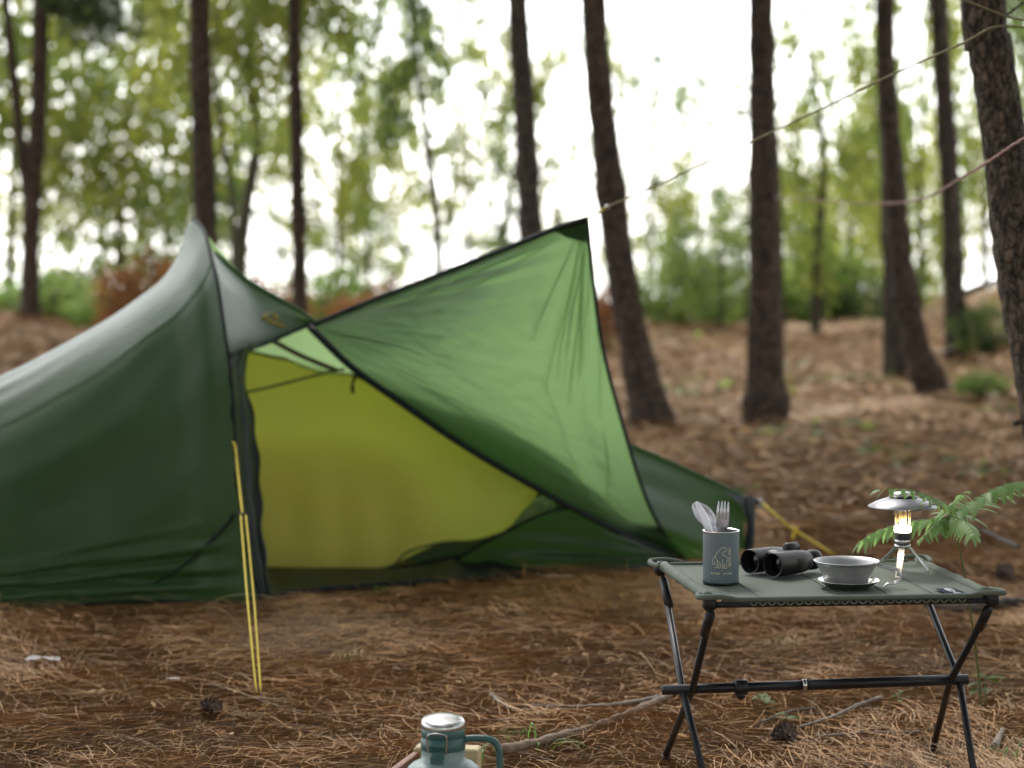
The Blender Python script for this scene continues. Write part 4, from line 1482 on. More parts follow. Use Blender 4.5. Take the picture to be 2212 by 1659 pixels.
for ch in 'nordisk':
    wd = 14 if ch == 'i' else 32
    for st in GLY[ch]:
        pts = [mugpt(657 + q * 26, yy + p * wd) for p, q in st]
        for k in range(len(pts) - 1):
            tx.tube([pts[k], pts[k + 1]], .0005, n=5)
    yy += wd + 11
tx.build('lettering', M_print, mug)
tx = MB()
for x0 in (414, 588):
    xx = x0
    for ch in 'SAMSØE':
        for st in GLY[ch]:
            pts = [mugpt(xx + p * 15, 1238 - q * 24) for p, q in st]
            for k in range(len(pts) - 1):
                tx.tube([pts[k], pts[k + 1]], .00036, n=4)
        xx += 21.5
for d_ in ((-6, -6, 6, 6), (-6, 6, 6, -6)):
    tx.tube([mugpt(565 + d_[0], 1183 + d_[1]), mugpt(565 + d_[2], 1183 + d_[3])], .0003, n=4)
tx.build('lettering', M_print, mug)


# cutlery ------------------------------------------------------
def ribbon(name, mid, widths, nrm, thick, m, parent, dish=None):
    P = [Vector(p) for p in mid]
    k = len(P)
    top, botm = [], []
    for i in range(k):
        t = (P[min(i + 1, k - 1)] - P[max(i - 1, 0)]).normalized()
        sd = t.cross(nrm).normalized()
        n2 = sd.cross(t).normalized()
        rt, rb = [], []
        for q in range(9):
            s_ = -1 + q / 4
            dz = (dish[i] if dish else 0) * (1 - s_ * s_)
            e = thick * (1 - abs(s_) ** 4 * .8)
            p = P[i] + sd * widths[i] * s_ - n2 * dz
            rt.append(p + n2 * e)
            rb.append(p - n2 * e)
        top.append(rt)
        botm.append(rb)
    mb = MB()
    ring = [t_ + list(reversed(b_)) + [t_[0]] for t_, b_ in zip(top, botm)]
    mb.grid(ring)
    mb.poly(ring[0][:-1])
    mb.poly(list(reversed(ring[-1][:-1])))
    return mb.build(name, m, parent)


def z1(x, y, Y):
    return at(1474.7 + x * .15, 1054.4 + y * .15, Y)


ymug = mc.y
tocam = Vector((-.1, -1, .55)).normalized()
M_cutlery = mat('satin_cutlery', (.56, .56, .60), rough=.34, metal=.55, spec=.6)
fk = thing('fork', mug_o + Vector((.0, 0, .01)), 'steel four-tined fork standing in the slate mug', 'fork', 'cutlery in the mug')
fh = [Vector((mc.x + .004, ymug + .012, mz + .006)), z1(553, 640, ymug + .006), z1(560, 580, ymug + .004), z1(566, 540, ymug + .003), z1(570, 500, ymug + .002), z1(573, 462, ymug + .001)]
ribbon('handle', cr(fh, 24), list(np.interp(np.linspace(0, 1, 24), [0, .55, .7, .80, .88, 1], [.0065, .0042, .0052, .0090, .0125, .0132])), tocam, .0009, M_cutlery, fk)
for k, (xb, xt, yt) in enumerate(((499, 521, 182), (546, 570, 182), (595, 610, 185), (645, 660, 195))):
    pts = cr([z1(xb, 466, ymug + .001), z1(xb + (xt - xb) * .4, 330, ymug - .002), z1(xt, yt, ymug + .004)], 10)
    ribbon('tine', pts, [.0031, .0031, .0031, .0030, .0028, .0026, .0023, .0018, .0012, .0005], tocam, .0008, M_cutlery, fk)

s1 = thing('spoon', mug_o + Vector((-.01, .005, .01)), 'larger steel spoon with its bowl up, behind the other spoon in the mug', 'spoon', 'cutlery in the mug')
bp_ = [z1(470, 655, ymug + .016), z1(440, 575, ymug + .016), z1(415, 520, ymug + .016), z1(330, 400, ymug + .016), z1(240, 290, ymug + .015), z1(165, 225, ymug + .013)]
ribbon('handle', cr([Vector((mc.x + .012, ymug + .018, mz + .006)), z1(470, 655, ymug + .016), z1(440, 560, ymug + .016)], 10), [.0055] * 10, tocam, .0009, M_cutlery, s1)
ribbon('bowl', cr([z1(440, 560, ymug + .016), z1(390, 470, ymug + .016), z1(310, 380, ymug + .016), z1(225, 295, ymug + .015), z1(150, 235, ymug + .013)], 22),
       [.0185 * math.sin(math.pi * (.06 + .90 * i / 21)) ** .62 for i in range(22)], Vector((.15, -1, .25)).normalized(), .0007, M_cutlery, s1,
       dish=[.008 * math.sin(math.pi * (.05 + .9 * i / 21)) for i in range(22)])
s2 = thing('table_knife', mug_o + Vector((-.008, -.006, .01)), 'steel utensil with long tapered handle crossing in front of the spoon bowl', 'knife', 'cutlery in the mug')
ribbon('handle', cr([Vector((mc.x + .008, ymug + .004, mz + .006)), z1(400, 655, ymug - .004), z1(350, 520, ymug - .005), z1(290, 390, ymug - .005), z1(235, 280, ymug - .005), z1(193, 195, ymug - .004)], 30),
       list(np.interp(np.linspace(0, 1, 30), [0, .5, .62, .75, .92, 1], [.005, .0065, .0088, .0095, .0072, .0035])), Vector((.3, -1, .15)).normalized(), .0016, M_cutlery, s2)

# ------------------------------------------------------------------ binoculars
axb = Vector((.74, .672, 0)).normalized()
sdb = Vector((.672, -.74, 0)).normalized()
nb = onz(1668, 1249, ZT)
RB = .0258
near_c = Vector((nb.x, nb.y, ZT + RB + .0015))
far_c = near_c - sdb * .068 + axb * .004
bino = thing('binoculars', near_c.lerp(far_c, .5) - Vector((0, 0, RB)), 'black rubber-coated binoculars lying on the camp table', 'binoculars')
MBx = Matrix((Vector((0, 0, 1)).cross(axb), Vector((0, 0, 1)), axb)).transposed()
# axis of the lathe (z) along axb
for c0, nm in ((near_c, 'barrel'), (far_c, 'barrel')):
    pr = [(RB * .93, .001), (RB, 0), (RB * 1.02, .004), (RB * 1.0, .02), (RB * .98, .055), (RB * .95, .080), (RB * .88, .098), (RB * .80, .106), (RB * .74, .112), (RB * .74, .114)]
    MBr = MB().lathe(pr, c0, 40, M=MBx)
    b_ = MBr.build(nm, M_rubber, bino, auto=50)
    MB().lathe([(RB * .74, .1145), (RB * .82, .116), (RB * .84, .132), (RB * .78, .140), (RB * .5, .141), (0, .139)], c0, 40, M=MBx).build('eyecup', M_plastic, b_)
    MB().lathe([(RB * .93, .001), (RB * .88, .006), (RB * .84, .022)], c0, 40, M=MBx).build('objective_ring', M_plastic, b_)
    MB().lathe([(0, .0165), (RB * .4, .0175), (RB * .85, .022)], c0, 40, M=MBx).build('objective_lens', M_glass, b_)
mid = near_c.lerp(far_c, .5)
rb_ = Matrix((axb, Vector((0, 0, 1)).cross(axb), Vector((0, 0, 1)))).transposed()
MB().box(mid + axb * .068 + Vector((0, 0, .010)), .066, .040, .026, M=rb_, bev=.006).build('bridge', M_rubber, bino)
MB().tube([mid + axb * .080 + Vector((0, 0, .024)), mid + axb * .082 + Vector((0, 0, .0245)), mid + axb * .112 + Vector((0, 0, .0245)), mid + axb * .114 + Vector((0, 0, .0245))], [.009, .0115, .0115, .009], n=20).build('focus_wheel', M_plastic, bino)
wm = MB()
for k in range(5):
    p0 = mid + axb * (.052 + k * .005) + Vector((0, 0, .0238)) - sdb * .004
    wm.tube([p0, p0 + axb * .003], .0011, n=4)
wm.build('small_print', M_titan, bino)
for k in range(9):          # ribs of the grip on the near barrel, all of one kind
    th = -.55 + k * .12
    p0 = near_c + axb * .052
    nn_ = (sdb * math.cos(th) + Vector((0, 0, 1)) * math.sin(th))
    MB().tube([p0 + nn_ * RB * .985, p0 + axb * .034 + nn_ * RB * .955], .0009, n=5).build('grip_rib', M_plastic, bino)

# ------------------------------------------------------------------ saucer and cup
sc_ = onz(1833, 1268, ZT)
so = Vector((sc_.x, sc_.y, ZT + .0005))
saucer = thing('saucer', so, 'shallow shiny steel saucer under the grey camp cup', 'saucer')
SR = .0625
MB().lathe([(0, .0), (.040, .0), (.046, .002), (.056, .009), (SR, .0135), (SR + .001, .0145), (SR, .0155), (.055, .0105), (.045, .0035), (0, .0025)], so, 64).build('dish', mat('polished_steel', (.42, .41, .39), rough=.2, metal=1.0), saucer)
co = Vector((onz(1827, 1266, ZT).x, sc_.y + .004, so.z + .004))
cup = thing('camp_cup', co, 'matte grey titanium sierra cup with wire handle', 'cup')
BR = .066
MB().lathe([(0, .0), (.036, .0), (.0415, .0015), (.0435, .004), (.050, .020), (.060, .040), (BR - .001, .0475), (BR + .0012, .0485), (BR + .0012, .0500), (BR - .0008, .0500), (.0590, .0405), (.049, .0205), (.0425, .005), (0, .003)], co, 64).build('bowl', mat('blasted_titanium', (.42, .42, .43), rough=.5, metal=.8, col2=(.36, .36, .37), nscale=40), cup)
hz_ = [(1893, 1222), (1912, 1227), (1934, 1230.5), (1943, 1237), (1946, 1246), (1942, 1255), (1932, 1261), (1918, 1261.5), (1907, 1272)]
hp = [at(x, y, sc_.y - .005) for x, y in hz_]
MB().tube(cr(hp, 40), .0017, n=8).build('wire_handle', M_steel, cup)
hp2 = [p + Vector((.001, .014 * math.sin(math.pi * (.15 + .85 * (1 - i / 8))), .0035 * (1 - i / 8))) for i, p in enumerate(hp)]
MB().tube(cr([hp[0] + Vector((-.004, .018, .004))] + hp2[1:-1] + [hp[-1]], 40), .0017, n=8).build('wire_handle', M_steel, cup)

# ------------------------------------------------------------------ lantern
lo_ = onz(1949, 1231, ZT)
lo_.z = ZT + .001
K = lo_.y / FPX          # metres per frame pixel there
lan = thing('lantern', lo_, 'small lit tripod lantern with round metal shade on the table', 'lantern')


def lz(y):
    return (1231 - y) * K * 1.0


MB().lathe([(.0135, lz(1176)), (.0165, lz(1174)), (.0168, lz(1152)), (.0150, lz(1148)), (0, lz(1148))], lo_, 32).build('battery_body', M_black, lan, auto=40)
MB().lathe([(.0170, lz(1173)), (.0176, lz(1172)), (.0176, lz(1166)), (.0170, lz(1165))], lo_, 32).build('collar', M_steel, lan)
MB().lathe([(.0, lz(1149)), (.0168, lz(1148.5)), (.0180, lz(1145)), (.0172, lz(1137)), (.0140, lz(1134.5)), (0, lz(1134))], lo_, 32).build('light_ring', M_flame, lan)
for k in range(14):
    a_ = 2 * math.pi * k / 14 + .1
    p = lo_ + Vector((.0165 * math.cos(a_), .0165 * math.sin(a_), 0))
    MB().tube([p + Vector((0, 0, lz(1131))), p + Vector((0, 0, lz(1088)))], .0009, n=6).build('cage_rod', M_amber, lan)
MB().tube([lo_ + Vector((0, 0, lz(1131))), lo_ + Vector((0, 0, lz(1088)))], .006, n=16).build('centre_tube', M_amber, lan)
sh = [(.018, lz(1088)), (.045, lz(1091)), (.0738, lz(1094.0)), (.0750, lz(1093.4)), (.0742, lz(1092.2)), (.058, lz(1083)), (.036, lz(1075)), (.024, lz(1072))]
MB().lathe(sh, lo_, 64).build('shade', mat('dark_shade_steel', (.17, .17, .185), rough=.36, metal=.95, col2=(.13, .13, .14), nscale=45), lan)
MB().lathe([(.030, lz(1074)), (.0305, lz(1072)), (.027, lz(1068.5)), (.021, lz(1068))], lo_, 40).build('cap_collar', M_wood_r if False else M_black, lan)
MB().lathe([(.0205, lz(1068.4)), (.0212, lz(1064.5)), (.019, lz(1062.2)), (.012, lz(1061.6)), (0, lz(1061.4))], lo_, 40).build('cap', M_steel, lan)
for k in range(8):
    a_ = 2 * math.pi * k / 8
    p = lo_ + Vector((.0292 * math.cos(a_), .0292 * math.sin(a_), lz(1071)))
    MB().lathe([(.0016, -.001), (.0016, .0008), (0, .0014)], p, 8).build('rivet', M_steel, lan)
hubz = lz(1180)
MB().lathe([(.012, hubz + .006), (.0175, hubz + .004), (.0175, hubz - .003), (.010, hubz - .007), (0, hubz - .008)], lo_, 24).build('tripod_hub', M_steel, lan)
for fx, fy_ in ((2005, 1235), (1939, 1251), (1898, 1222)):
    f_ = onz(fx, fy_, ZT)
    f_.z = ZT + .002
    d = (f_ - lo_)
    d.z = 0
    d.normalize()
    top = lo_ + d * .014 + Vector((0, 0, hubz))
    side = d.cross(Vector((0, 0, 1)))
    wv = .0062
    nrm_ = side.cross((f_ - top).normalized()) * .0011
    mb = MB()
    # flat bar with a slot near its foot: two rails and two bridges
    a_, b_ = top, top.lerp(f_, .72)
    M3 = Matrix(((f_ - top).normalized(), side, nrm_.normalized())).transposed()
    mb.box(a_.lerp(b_, .5), (b_ - a_).length, wv * 2, .0022, M=M3)
    s0, s1_ = top.lerp(f_, .72), top.lerp(f_, .95)
    for q in (-1, 1):
        mb.box(s0.lerp(s1_, .5) + side * wv * .72 * q, (s1_ - s0).length, wv * .56, .0022, M=M3)
    mb.box(s1_.lerp(f_, .5), (f_ - s1_).length, wv * 2, .0022, M=M3)
    mb.build('leg', M_steel, lan, smooth=False)

# ------------------------------------------------------------------ growler flask, block, wooden stand
fb = at(957, 1550, 4.52)
fo = snap(fb, .012)
FZ = fb.z - fo.z                      # height of the lid top
fl_ = thing('growler_flask', fo, 'teal and sage metal growler flask with clip lid and side handle', 'flask')
KF = 4.52 / FPX
r_l = 48 * KF
tilt = Matrix.Rotation(R(7), 3, 'X')


def fz(y):
    return FZ - (y - 1550) * KF


BT = .005
MB().lathe([(.0, 0), (.066, 0), (.070, .004), (.0705, .06), (.070, fz(1672)), (.067, fz(1660)), (.058, fz(1651)), (.047, fz(1645)), (r_l * 1.0, fz(1641)), (r_l * .985, fz(1622)), (r_l * .985, fz(1619))], fo, 64).build('body', M_sage, fl_)
MB().lathe([(r_l * 1.0, fz(1619)), (r_l * 1.02, fz(1617)), (r_l * 1.02, fz(1598)), (r_l * .97, fz(1595)), (r_l * .96, fz(1592))], fo, 64).build('collar', M_teal, fl_)
MB().lathe([(r_l * .96, fz(1592)), (r_l * .985, fz(1590)), (r_l * .985, fz(1573)), (r_l * .94, fz(1570))], fo, 64).build('lid', M_teal, fl_)
lidM = tilt
MB().lathe([(r_l * .985, fz(1572) - FZ), (r_l * 1.01, fz(1569) - FZ), (r_l * 1.0, fz(1560) - FZ), (r_l * .94, fz(1554) - FZ), (r_l * .6, fz(1551.5) - FZ), (0, fz(1551) - FZ)], fo + Vector((0, 0, FZ)), 64, M=lidM).build('lid_plate', M_steel, fl_)
fyc = fo.y - r_l


def ff(x, y, d=0.0):
    a_ = math.asin(max(-1, min(1, (x - 957) / 49.0)))
    return Vector((fo.x + math.sin(a_) * (r_l * 1.02 + d), fo.y - math.cos(a_) * (r_l * 1.02 + d), fo.z + fz(y)))


lp = [ff(930, 1618, .006), ff(929, 1590, .008), ff(932, 1578, .009), ff(941, 1574, .010), ff(953, 1574, .010), ff(963, 1578, .009), ff(965, 1590, .008), ff(964, 1618, .006)]
MB().tube(cr(lp, 40), .0016, n=8).build('clip_wire', M_steel, fl_)
MB().grid([[ff(x, y, .004 + .003 * math.sin((y - 1594) * .2)) for y in range(1590, 1632, 3)] for x in range(934, 962, 3)]).build('clip_lever', M_teal, fl_)
MB().grid([[ff(x, y, .003) for y in range(1628, 1652, 3)] for x in range(932, 960, 3)]).build('clip_plate', M_steel if False else M_teal, fl_)
hh = [fo + Vector((r_l * .95, 0, fz(1598))), fo + Vector((65 * KF, 0, fz(1596))), fo + Vector((95 * KF, 0, fz(1597))), fo + Vector((114 * KF, 0, fz(1605))), fo + Vector((122 * KF, 0, fz(1622))), fo + Vector((124 * KF, 0, fz(1650))), fo + Vector((122 * KF, 0, fz(1720))), fo + Vector((108 * KF, 0, fz(1752))), fo + Vector((.066, 0, fz(1758)))]
MB().tube(cr(hh, 60), .0066, n=12).build('handle', M_teal, fl_)

wb = at(970, 1612, 4.72)
blk0 = snap(wb, .004)
hblk = wb.z - blk0.z
blk = thing('wooden_block', blk0, 'pale wooden block standing just behind the flask', 'block')
kb = 4.72 / FPX
Rb = Matrix.Rotation(R(-9), 3, 'Z')
MB().box(blk0 + Vector((-.003, 0, hblk / 2)), 142 * kb, .045, hblk, M=Rb, bev=.003).build('block_body', M_wood_p, blk, auto=30)
st0, st1 = at(896, 1630, 4.70), at(790, 1682, 4.40)
g_ = snap(st0.lerp(st1, .5), .0)
stand = thing('wooden_stand', g_, 'reddish-brown wooden stand board lying left of the flask', 'board')
dv = (st1 - st0)
dv.z = 0
ln_ = dv.length
dv.normalize()
M3 = Matrix((dv, Vector((0, 0, 1)).cross(dv), Vector((0, 0, 1)))).transposed()
zt = st0.z
MB().box(Vector((g_.x, g_.y, (zt + g_.z) / 2 + .004)), ln_ + .05, .014, zt - g_.z, M=M3, bev=.002).build('side_board', M_wood_r, stand, auto=30)
MB().box(Vector((g_.x + .10, g_.y + .02, g_.z + .009)), ln_ + .02, .17, .010, M=M3, bev=.002).build('base_board', M_wood_r, stand, auto=30)


# ------------------------------------------------------------------ sticks, cones and scraps
def stick(label, pts, w0, w1, m, group='fallen sticks', name='fallen_stick', lift=.022, knob=None):
    P = [gpt(x, y) for x, y in pts]
    P = cr(P, 40)
    k0 = P[0].y / FPX / 2
    rr = []
    for i, p in enumerate(P):
        r_ = (w0 + (w1 - w0) * i / 39) * k0 * (1 + .10 * math.sin(i * 1.9) + .06 * math.sin(i * .7 + 1))
        rr.append(max(r_, .0015))
        p.z = float(gz(p.x, p.y)) + rr[-1] * .8 + lift
    root = thing(name, P[0], label, 'stick', group)
    MB().tube(P, rr, n=10).build('wood', m, root)
    if knob is not None:
        i = int(knob * 39)
        e = P[i] + Vector((-.02, -.006, .022))
        MB().tube(cr([P[i], P[i].lerp(e, .6), e], 6), [rr[i] * .8, rr[i] * .75, rr[i] * .7, rr[i] * .62, rr[i] * .55, rr[i] * .5], n=8).build('knot', m, root)
    return root


stick('thick pale stick running from beside the flask to the table leg', [(1082, 1652), (1180, 1628), (1290, 1596), (1370, 1562), (1440, 1528), (1462, 1506)], 23, 15, M_stick, knob=.42)
stick('thin grey stick joining the thick pale stick beside the table leg', [(1130, 1546), (1240, 1550), (1340, 1545), (1432, 1530)], 6, 13, M_stick_g)
stick('short grey twig lying beyond the flask lid', [(1062, 1524), (1080, 1538), (1104, 1552)], 9, 5, M_stick_g)
stick('dark branch on the ground behind the table, at the picture edge', [(2000, 1326), (2080, 1338), (2150, 1330), (2260, 1326)], 20, 26, M_log)
stick('long thin grey stick under the table', [(1728, 1592), (1800, 1570), (1850, 1548), (1905, 1530)], 5, 11, M_stick_g)
stick('thin dark twig under the table crossbar', [(1640, 1584), (1700, 1560), (1760, 1552)], 5, 6, M_log)
stick('pale thin stick under the front of the table', [(1760, 1614), (1860, 1606), (1990, 1604)], 5, 6, M_stick_g)
stick('short pale stump of wood beside the table foot', [(2148, 1640), (2158, 1618), (2166, 1600)], 16, 10, M_stick_g)
stick('dark stick lying across the needles by the tent end', [(1920, 1150), (2000, 1138), (2090, 1150), (2200, 1200)], 6, 10, M_log)
stick('long thin bleached twig lifting from the ground by the bending pine', [(1960, 838), (2020, 800), (2100, 772), (2212, 752)], 5, 8, M_stick_g, lift=.10)
stick('thin dead twig by the guyline peg', [(455, 1498), (520, 1518), (600, 1546), (660, 1560)], 4, 3, M_stick)


def cone(label, x, y, s, tilt_):
    p = gpt(x, y)
    p = p + Vector((0, 0, s * .5))
    root = thing('pine_cone', p, label, 'pine cone', 'pine cones on the ground')
    Mr = Matrix.Rotation(tilt_, 3, 'Y') @ Matrix.Rotation(.6, 3, 'X')
    MB().lathe([(0, -.5 * s), (.22 * s, -.42 * s), (.30 * s, -.15 * s), (.24 * s, .2 * s), (.1 * s, .46 * s), (0, .52 * s)], p, 14, M=Mr).build('core', M_cone, root)
    mb = MB()
    for k in range(46):
        h = -.42 + .88 * k / 45
        a_ = k * 2.39996
        rr_ = .32 * math.sqrt(max(.05, 1 - (h / .6) ** 2))
        out_ = Vector((math.cos(a_), math.sin(a_), .25))
        sd_ = Vector((-math.sin(a_), math.cos(a_), 0))
        c_ = Vector((0, 0, h))
        q = [c_ + out_ * rr_ * .5 - sd_ * .05, c_ + out_ * rr_ * 1.5 - sd_ * .11, c_ + out_ * rr_ * 1.62 + Vector((0, 0, .05)), c_ + out_ * rr_ * 1.5 + sd_ * .11, c_ + out_ * rr_ * .5 + sd_ * .05]
        q = [p + Mr @ (v_ * s) for v_ in q]
        mb.poly(q)
        mb.poly([v_ - Mr @ Vector((0, 0, .035 * s)) for v_ in reversed(q)])
    mb.build('scales', M_cone, root, smooth=False)


cone('small dark open pine cone left of the yellow guyline peg', 452, 1552, .05, 1.2)
cone('brown pine cone under the middle of the table', 1690, 1616, .055, .8)
cone('dark pine cone behind the right table leg', 2168, 1262, .06, .3)


def scrap(label, x, y, s, m, cat, name, flat=.35, n=1):
    p = gpt(x, y)
    root = thing(name, p, label, cat)
    mb = MB()
    g = []
    for i in range(14):
        row = []
        for j in range(8):
            u, v = i / 13 - .5, j / 7 - .5
            e = 1 - .5 * (2 * u) ** 2
            w_ = .35 * noise.noise(Vector((i * .22, j * .4, x * .1))) + .3 * abs(u)
            row.append(p + Vector((u * s * 2, v * s * .7 * e + w_ * s * .12, .034 + flat * s * .6 * (abs(w_) + .35 * e))))
        g.append(row)
    mb.grid(g)
    mb.build('sheet', m, root)


scrap('crumpled whitish paper scrap on the needles at the near side of the tent', 92, 1460, .045, M_paper, 'paper scrap', 'paper_scrap', flat=1.1)
scrap('curled pale leaf on the needles between scrap and pine cone', 374, 1496, .018, M_paper, 'dead leaf', 'curled_leaf')
scrap('brown curled leaf under the table by the pine cone', 1668, 1608, .02, M_litter, 'dead leaf', 'curled_leaf')
scrap('flat pinkish chip of wood by the ground skirt', 1205, 1268, .05, M_chip, 'wood chip', 'wood_chip', flat=.08)


def blades(name, label, x, y, n, L, spread, w, m, cat, group, lean=0.0, droop=.6, seed=1):
    r = random.Random(seed)
    b = gpt(x, y)
    root = thing(name, b, label, cat, group)
    for _ in range(n):
        a_ = r.random() * 6.28
        o = b + Vector((r.gauss(0, spread * .3), r.gauss(0, spread * .3), 0))
        ll = L * r.uniform(.5, 1.1)
        d = Vector((math.cos(a_) * .7 + lean, math.sin(a_) * .5, 0))
        pts = [o, o + d * ll * .35 + Vector((0, 0, ll * .35)), o + d * ll * .75 + Vector((0, 0, ll * (.5 - droop * .25))), o + d * ll * 1.0 + Vector((0, 0, ll * (.5 - droop * .7)))]
        P = cr(pts, 10)
        sd = d.cross(Vector((0, 0, 1)))
        sd = sd.normalized() if sd.length > 1e-4 else Vector((1, 0, 0))
        g = []
        for i, p in enumerate(P):
            p.z = max(p.z, float(gz(p.x, p.y)) + .004)
            ww = w * (1 - (i / 9) ** 1.6) * (.5 + .5 * min(1, i / 2)) + .0002
            g.append([p - sd * ww, p + Vector((0, 0, -ww * .4)), p + sd * ww])
        MB().grid(g).build('blade', m, root)


blades('grass_tuft', 'fresh green grass tuft beside the thick pale stick', 1105, 1600, 16, .09, .06, .0018, M_grass, 'grass', 'grass tufts', .2, .6, 1)
blades('grass_tuft', 'long green blades lying over the thick stick near the flask', 1180, 1632, 5, .17, .05, .0024, M_grass, 'grass', 'grass tufts', .5, 1.0, 2)
blades('grass_tuft', 'green blades curling out from behind the flask', 1030, 1655, 5, .13, .04, .0022, M_grass, 'grass', 'grass tufts', .5, .9, 3)
blades('grass_tuft', 'dry straw tuft on the ground behind the table centre', 1700, 1408, 34, .10, .07, .0014, M_straw, 'grass', 'dry grass tufts', .0, .5, 4)
blades('grass_tuft', 'dry straw tuft lying between guyline and flask', 745, 1430, 26, .08, .09, .0014, M_straw, 'grass', 'dry grass tufts', .0, 1.0, 5)
blades('grass_tuft', 'single arched pale straw lying before the tent arch', 382, 1352, 2, .26, .01, .0026, M_straw, 'grass', 'dry grass tufts', 1.0, .9, 6)
blades('grass_tuft', 'thin green grass at the right table foot', 2185, 1650, 9, .12, .05, .0018, M_grass, 'grass', 'grass tufts', -.1, .7, 7)
blades('grass_tuft', 'straw tuft beside the guyline peg', 590, 1530, 18, .06, .05, .0013, M_straw, 'grass', 'dry grass tufts', .2, .8, 8)
blades('grass_tuft', 'straw tuft on the needles left of the flask', 935, 1565, 24, .06, .06, .0014, M_straw, 'grass', 'dry grass tufts', .0, .7, 9)


def leaf_blade(name, base_, d, L, w, m, parent, droop=.25, lobes=0):
    side = d.cross(Vector((0, 0, 1))).normalized()
    g = []
    for i in range(9):
        t = i / 8
        p = base_ + d * L * t + Vector((0, 0, -droop * L * t * t))
        ww = w * math.sin(math.pi * min(1, .08 + .92 * t)) ** .8
        g.append([p - side * ww + Vector((0, 0, ww * .25)), p, p + side * ww + Vector((0, 0, ww * .25))])
    return MB().grid(g).build(name, m, parent)


def weed(label, x, y, n, L, m, seed, h=.05):
    r = random.Random(seed)
    b = gpt(x, y)
    root = thing('weed', b, label, 'plant', 'small weeds on the forest floor')
    top = b + Vector((0, 0, h))
    MB().tube([b, top], .0016, n=5).build('stem', M_stem, root)
    for k in range(n):
        a_ = k * 6.28 / n + r.uniform(-.4, .4)
        d = Vector((math.cos(a_), math.sin(a_) * .9, r.uniform(.0, .35))).normalized()
        leaf_blade('leaf', b.lerp(top, r.uniform(.5, 1.0)), d, L * r.uniform(.7, 1.1), L * .28, m, root)


weed('small green weed in front of the ground skirt', 822, 1290, 7, .035, M_leaf_fresh, 1, .03)
weed('three-leaved green seedling under the table crossbar', 1652, 1545, 4, .045, M_leaf_fresh, 2, .05)
weed('small green seedling next to the three-leaved one', 1700, 1570, 4, .035, M_leaf_fresh, 3, .03)
weed('green weed on the ground below the crossbar end', 1945, 1530, 4, .03, M_leaf_fresh, 4, .04)
weed('green leaves hanging beside the right table leg', 2128, 1540, 6, .05, M_leaf_g, 5, .09)
weed('small weed far back between thick and bending pines', 1845, 930, 8, .09, M_leaf_fresh, 6, .06)
weed('small green sprout before the rough pine stub', 2108, 862, 8, .10, M_leaf_g, 7, .08)
weed('little weed behind the lantern on the open floor', 1930, 1000, 7, .05, M_leaf_fresh, 8, .03)
weed('tiny weed left of the thick pine foot', 1500, 1130, 6, .04, M_leaf_fresh, 9, .03)

# ------------------------------------------------------------------ bracken fern behind the table


def leaflet_mesh(name, m, nl=7, seed=0):
    r = random.Random(seed)
    V, F = [], []
    n = nl * 2 + 1
    cen, le, ri = [], [], []
    for i in range(n):
        t = i / (n - 1)
        z = -.28 * t * t
        w = .36 * (1 - t) ** .85 + .015
        k = 1.0 if i % 2 == 0 else .34
        cen.append((t, 0, z))
        le.append((t + (.06 if i % 2 == 0 else 0), w * k, z - .04))
        ri.append((t + (.06 if i % 2 == 0 else 0), -w * k, z - .04))
    V = cen + le + ri
    for i in range(n - 1):
        F.append((i, i + 1, n + i + 1, n + i))
        F.append((i + 1, i, 2 * n + i, 2 * n + i + 1))
    me = bpy.data.meshes.new(name)
    me.from_pydata(V, [], F)
    me.materials.append(m)
    me.polygons.foreach_set('use_smooth', [True] * len(me.polygons))
    return me


LEAFLET = [leaflet_mesh('leaflet', M_fern, 9), leaflet_mesh('leaflet', M_fern, 8)]
LEAFLET_OLD = [leaflet_mesh('leaflet', M_fern_old, 5)]
fbase = gpt(2120, 1540)
fern = thing('bracken_fern', fbase, 'green bracken fern arching over the lantern from behind the table', 'fern')
node = at(2060, 1118, 5.30)
stem_p = cr([fbase, at(2112, 1440, fbase.y - .05), at(2092, 1290, 5.42), at(2074, 1190, 5.36), node], 30)
MB().tube(stem_p, [.0030 - .0012 * i / 29 for i in range(30)], n=6).build('stem', M_stem, fern)


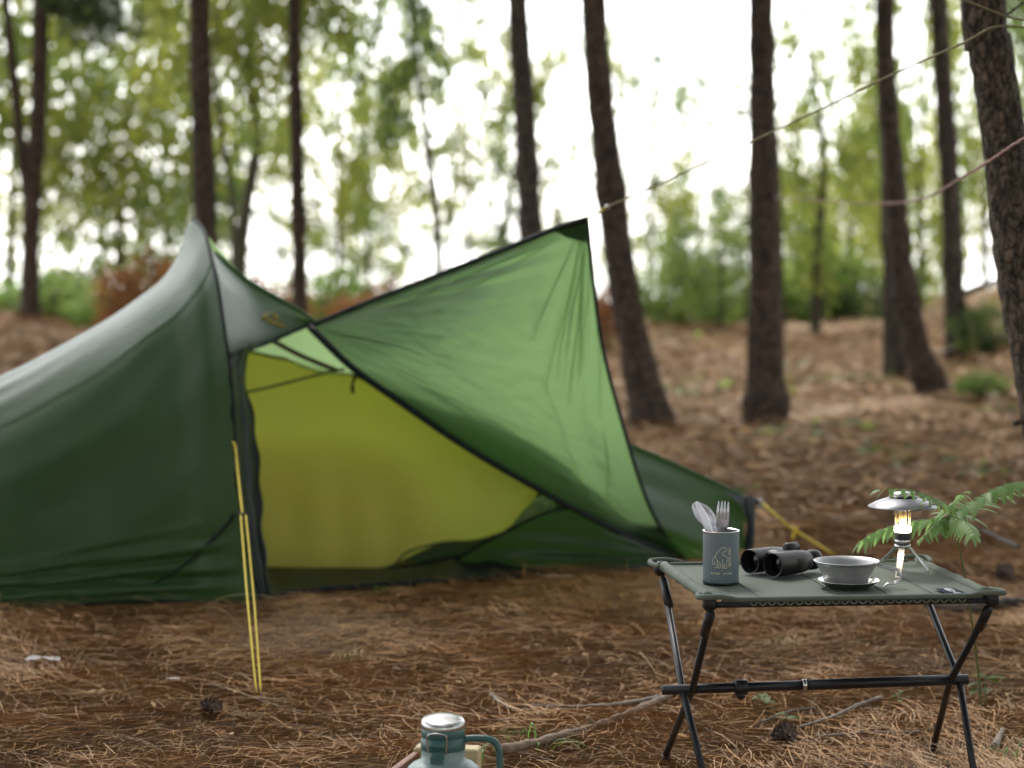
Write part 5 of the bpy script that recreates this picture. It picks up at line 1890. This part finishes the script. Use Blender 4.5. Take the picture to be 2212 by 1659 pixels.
def frond(pts, nl, L0, L1, meshes, droop, seed, skip=0):
    r = random.Random(seed)
    P = cr(pts, nl * 2 + 4)
    fo_ = MB().tube(P, [.0016 - .0012 * i / (len(P) - 1) for i in range(len(P))], n=5).build('frond', M_stem, fern)
    for k in range(skip, nl * 2 + 3):
        i = min(k, len(P) - 2)
        t = (P[i + 1] - P[i]).normalized()
        s = 1 if k % 2 else -1
        side = t.cross(Vector((0, 0, 1))).normalized() * s
        u = k / (nl * 2 + 2)
        L = (L0 + (L1 - L0) * u) * r.uniform(.85, 1.12)
        d = (side * .80 + t * .55 + Vector((0, 0, -droop * r.uniform(.5, 1.3)))).normalized()
        if k == nl * 2 + 2:
            d = (t + Vector((0, 0, -.2))).normalized()
        q = d.cross(Vector((0, 0, 1))).normalized()
        q = (q + Vector((0, 0, r.uniform(-.25, .25)))).normalized()
        nz_ = d.cross(q).normalized()
        if nz_.z < 0:
            nz_ = -nz_
        q = nz_.cross(d)
        Mx = Matrix((d, q, nz_)).transposed().to_4x4()
        Mx = Matrix.Translation(P[i] - fbase) @ Mx @ Matrix.Scale(L, 4)
        o = link('leaflet', meshes[k % len(meshes)], fo_)
        o.matrix_local = Mx


frond([node, at(2105, 1082, 5.26), at(2160, 1052, 5.22), at(2215, 1040, 5.18), at(2270, 1048, 5.14)], 12, .074, .038, LEAFLET, .45, 1)
frond([node, at(2040, 1090, 5.20), at(2000, 1068, 5.09), at(1950, 1056, 5.02), at(1885, 1058, 4.97)], 11, .040, .026, LEAFLET, .55, 2)
frond([node, at(2020, 1120, 5.26), at(1960, 1128, 5.27), at(1900, 1146, 5.28), at(1848, 1178, 5.28)], 11, .052, .030, LEAFLET, .75, 3)
frond([node, at(2075, 1120, 5.22), at(2092, 1136, 5.14), at(2105, 1160, 5.06)], 8, .058, .030, LEAFLET, .6, 4)
frond([node, at(2030, 1130, 5.24), at(2005, 1148, 5.17), at(1985, 1170, 5.12)], 7, .042, .024, LEAFLET, .6, 5)
frond([node, at(2052, 1096, 5.30), at(2070, 1078, 5.36), at(2085, 1060, 5.40)], 7, .060, .034, LEAFLET, .6, 6)
frond([at(2050, 1100, 5.22), at(2010, 1088, 5.12), at(1975, 1096, 5.06), at(1958, 1104, 5.04)], 4, .022, .010, LEAFLET_OLD, .9, 7)
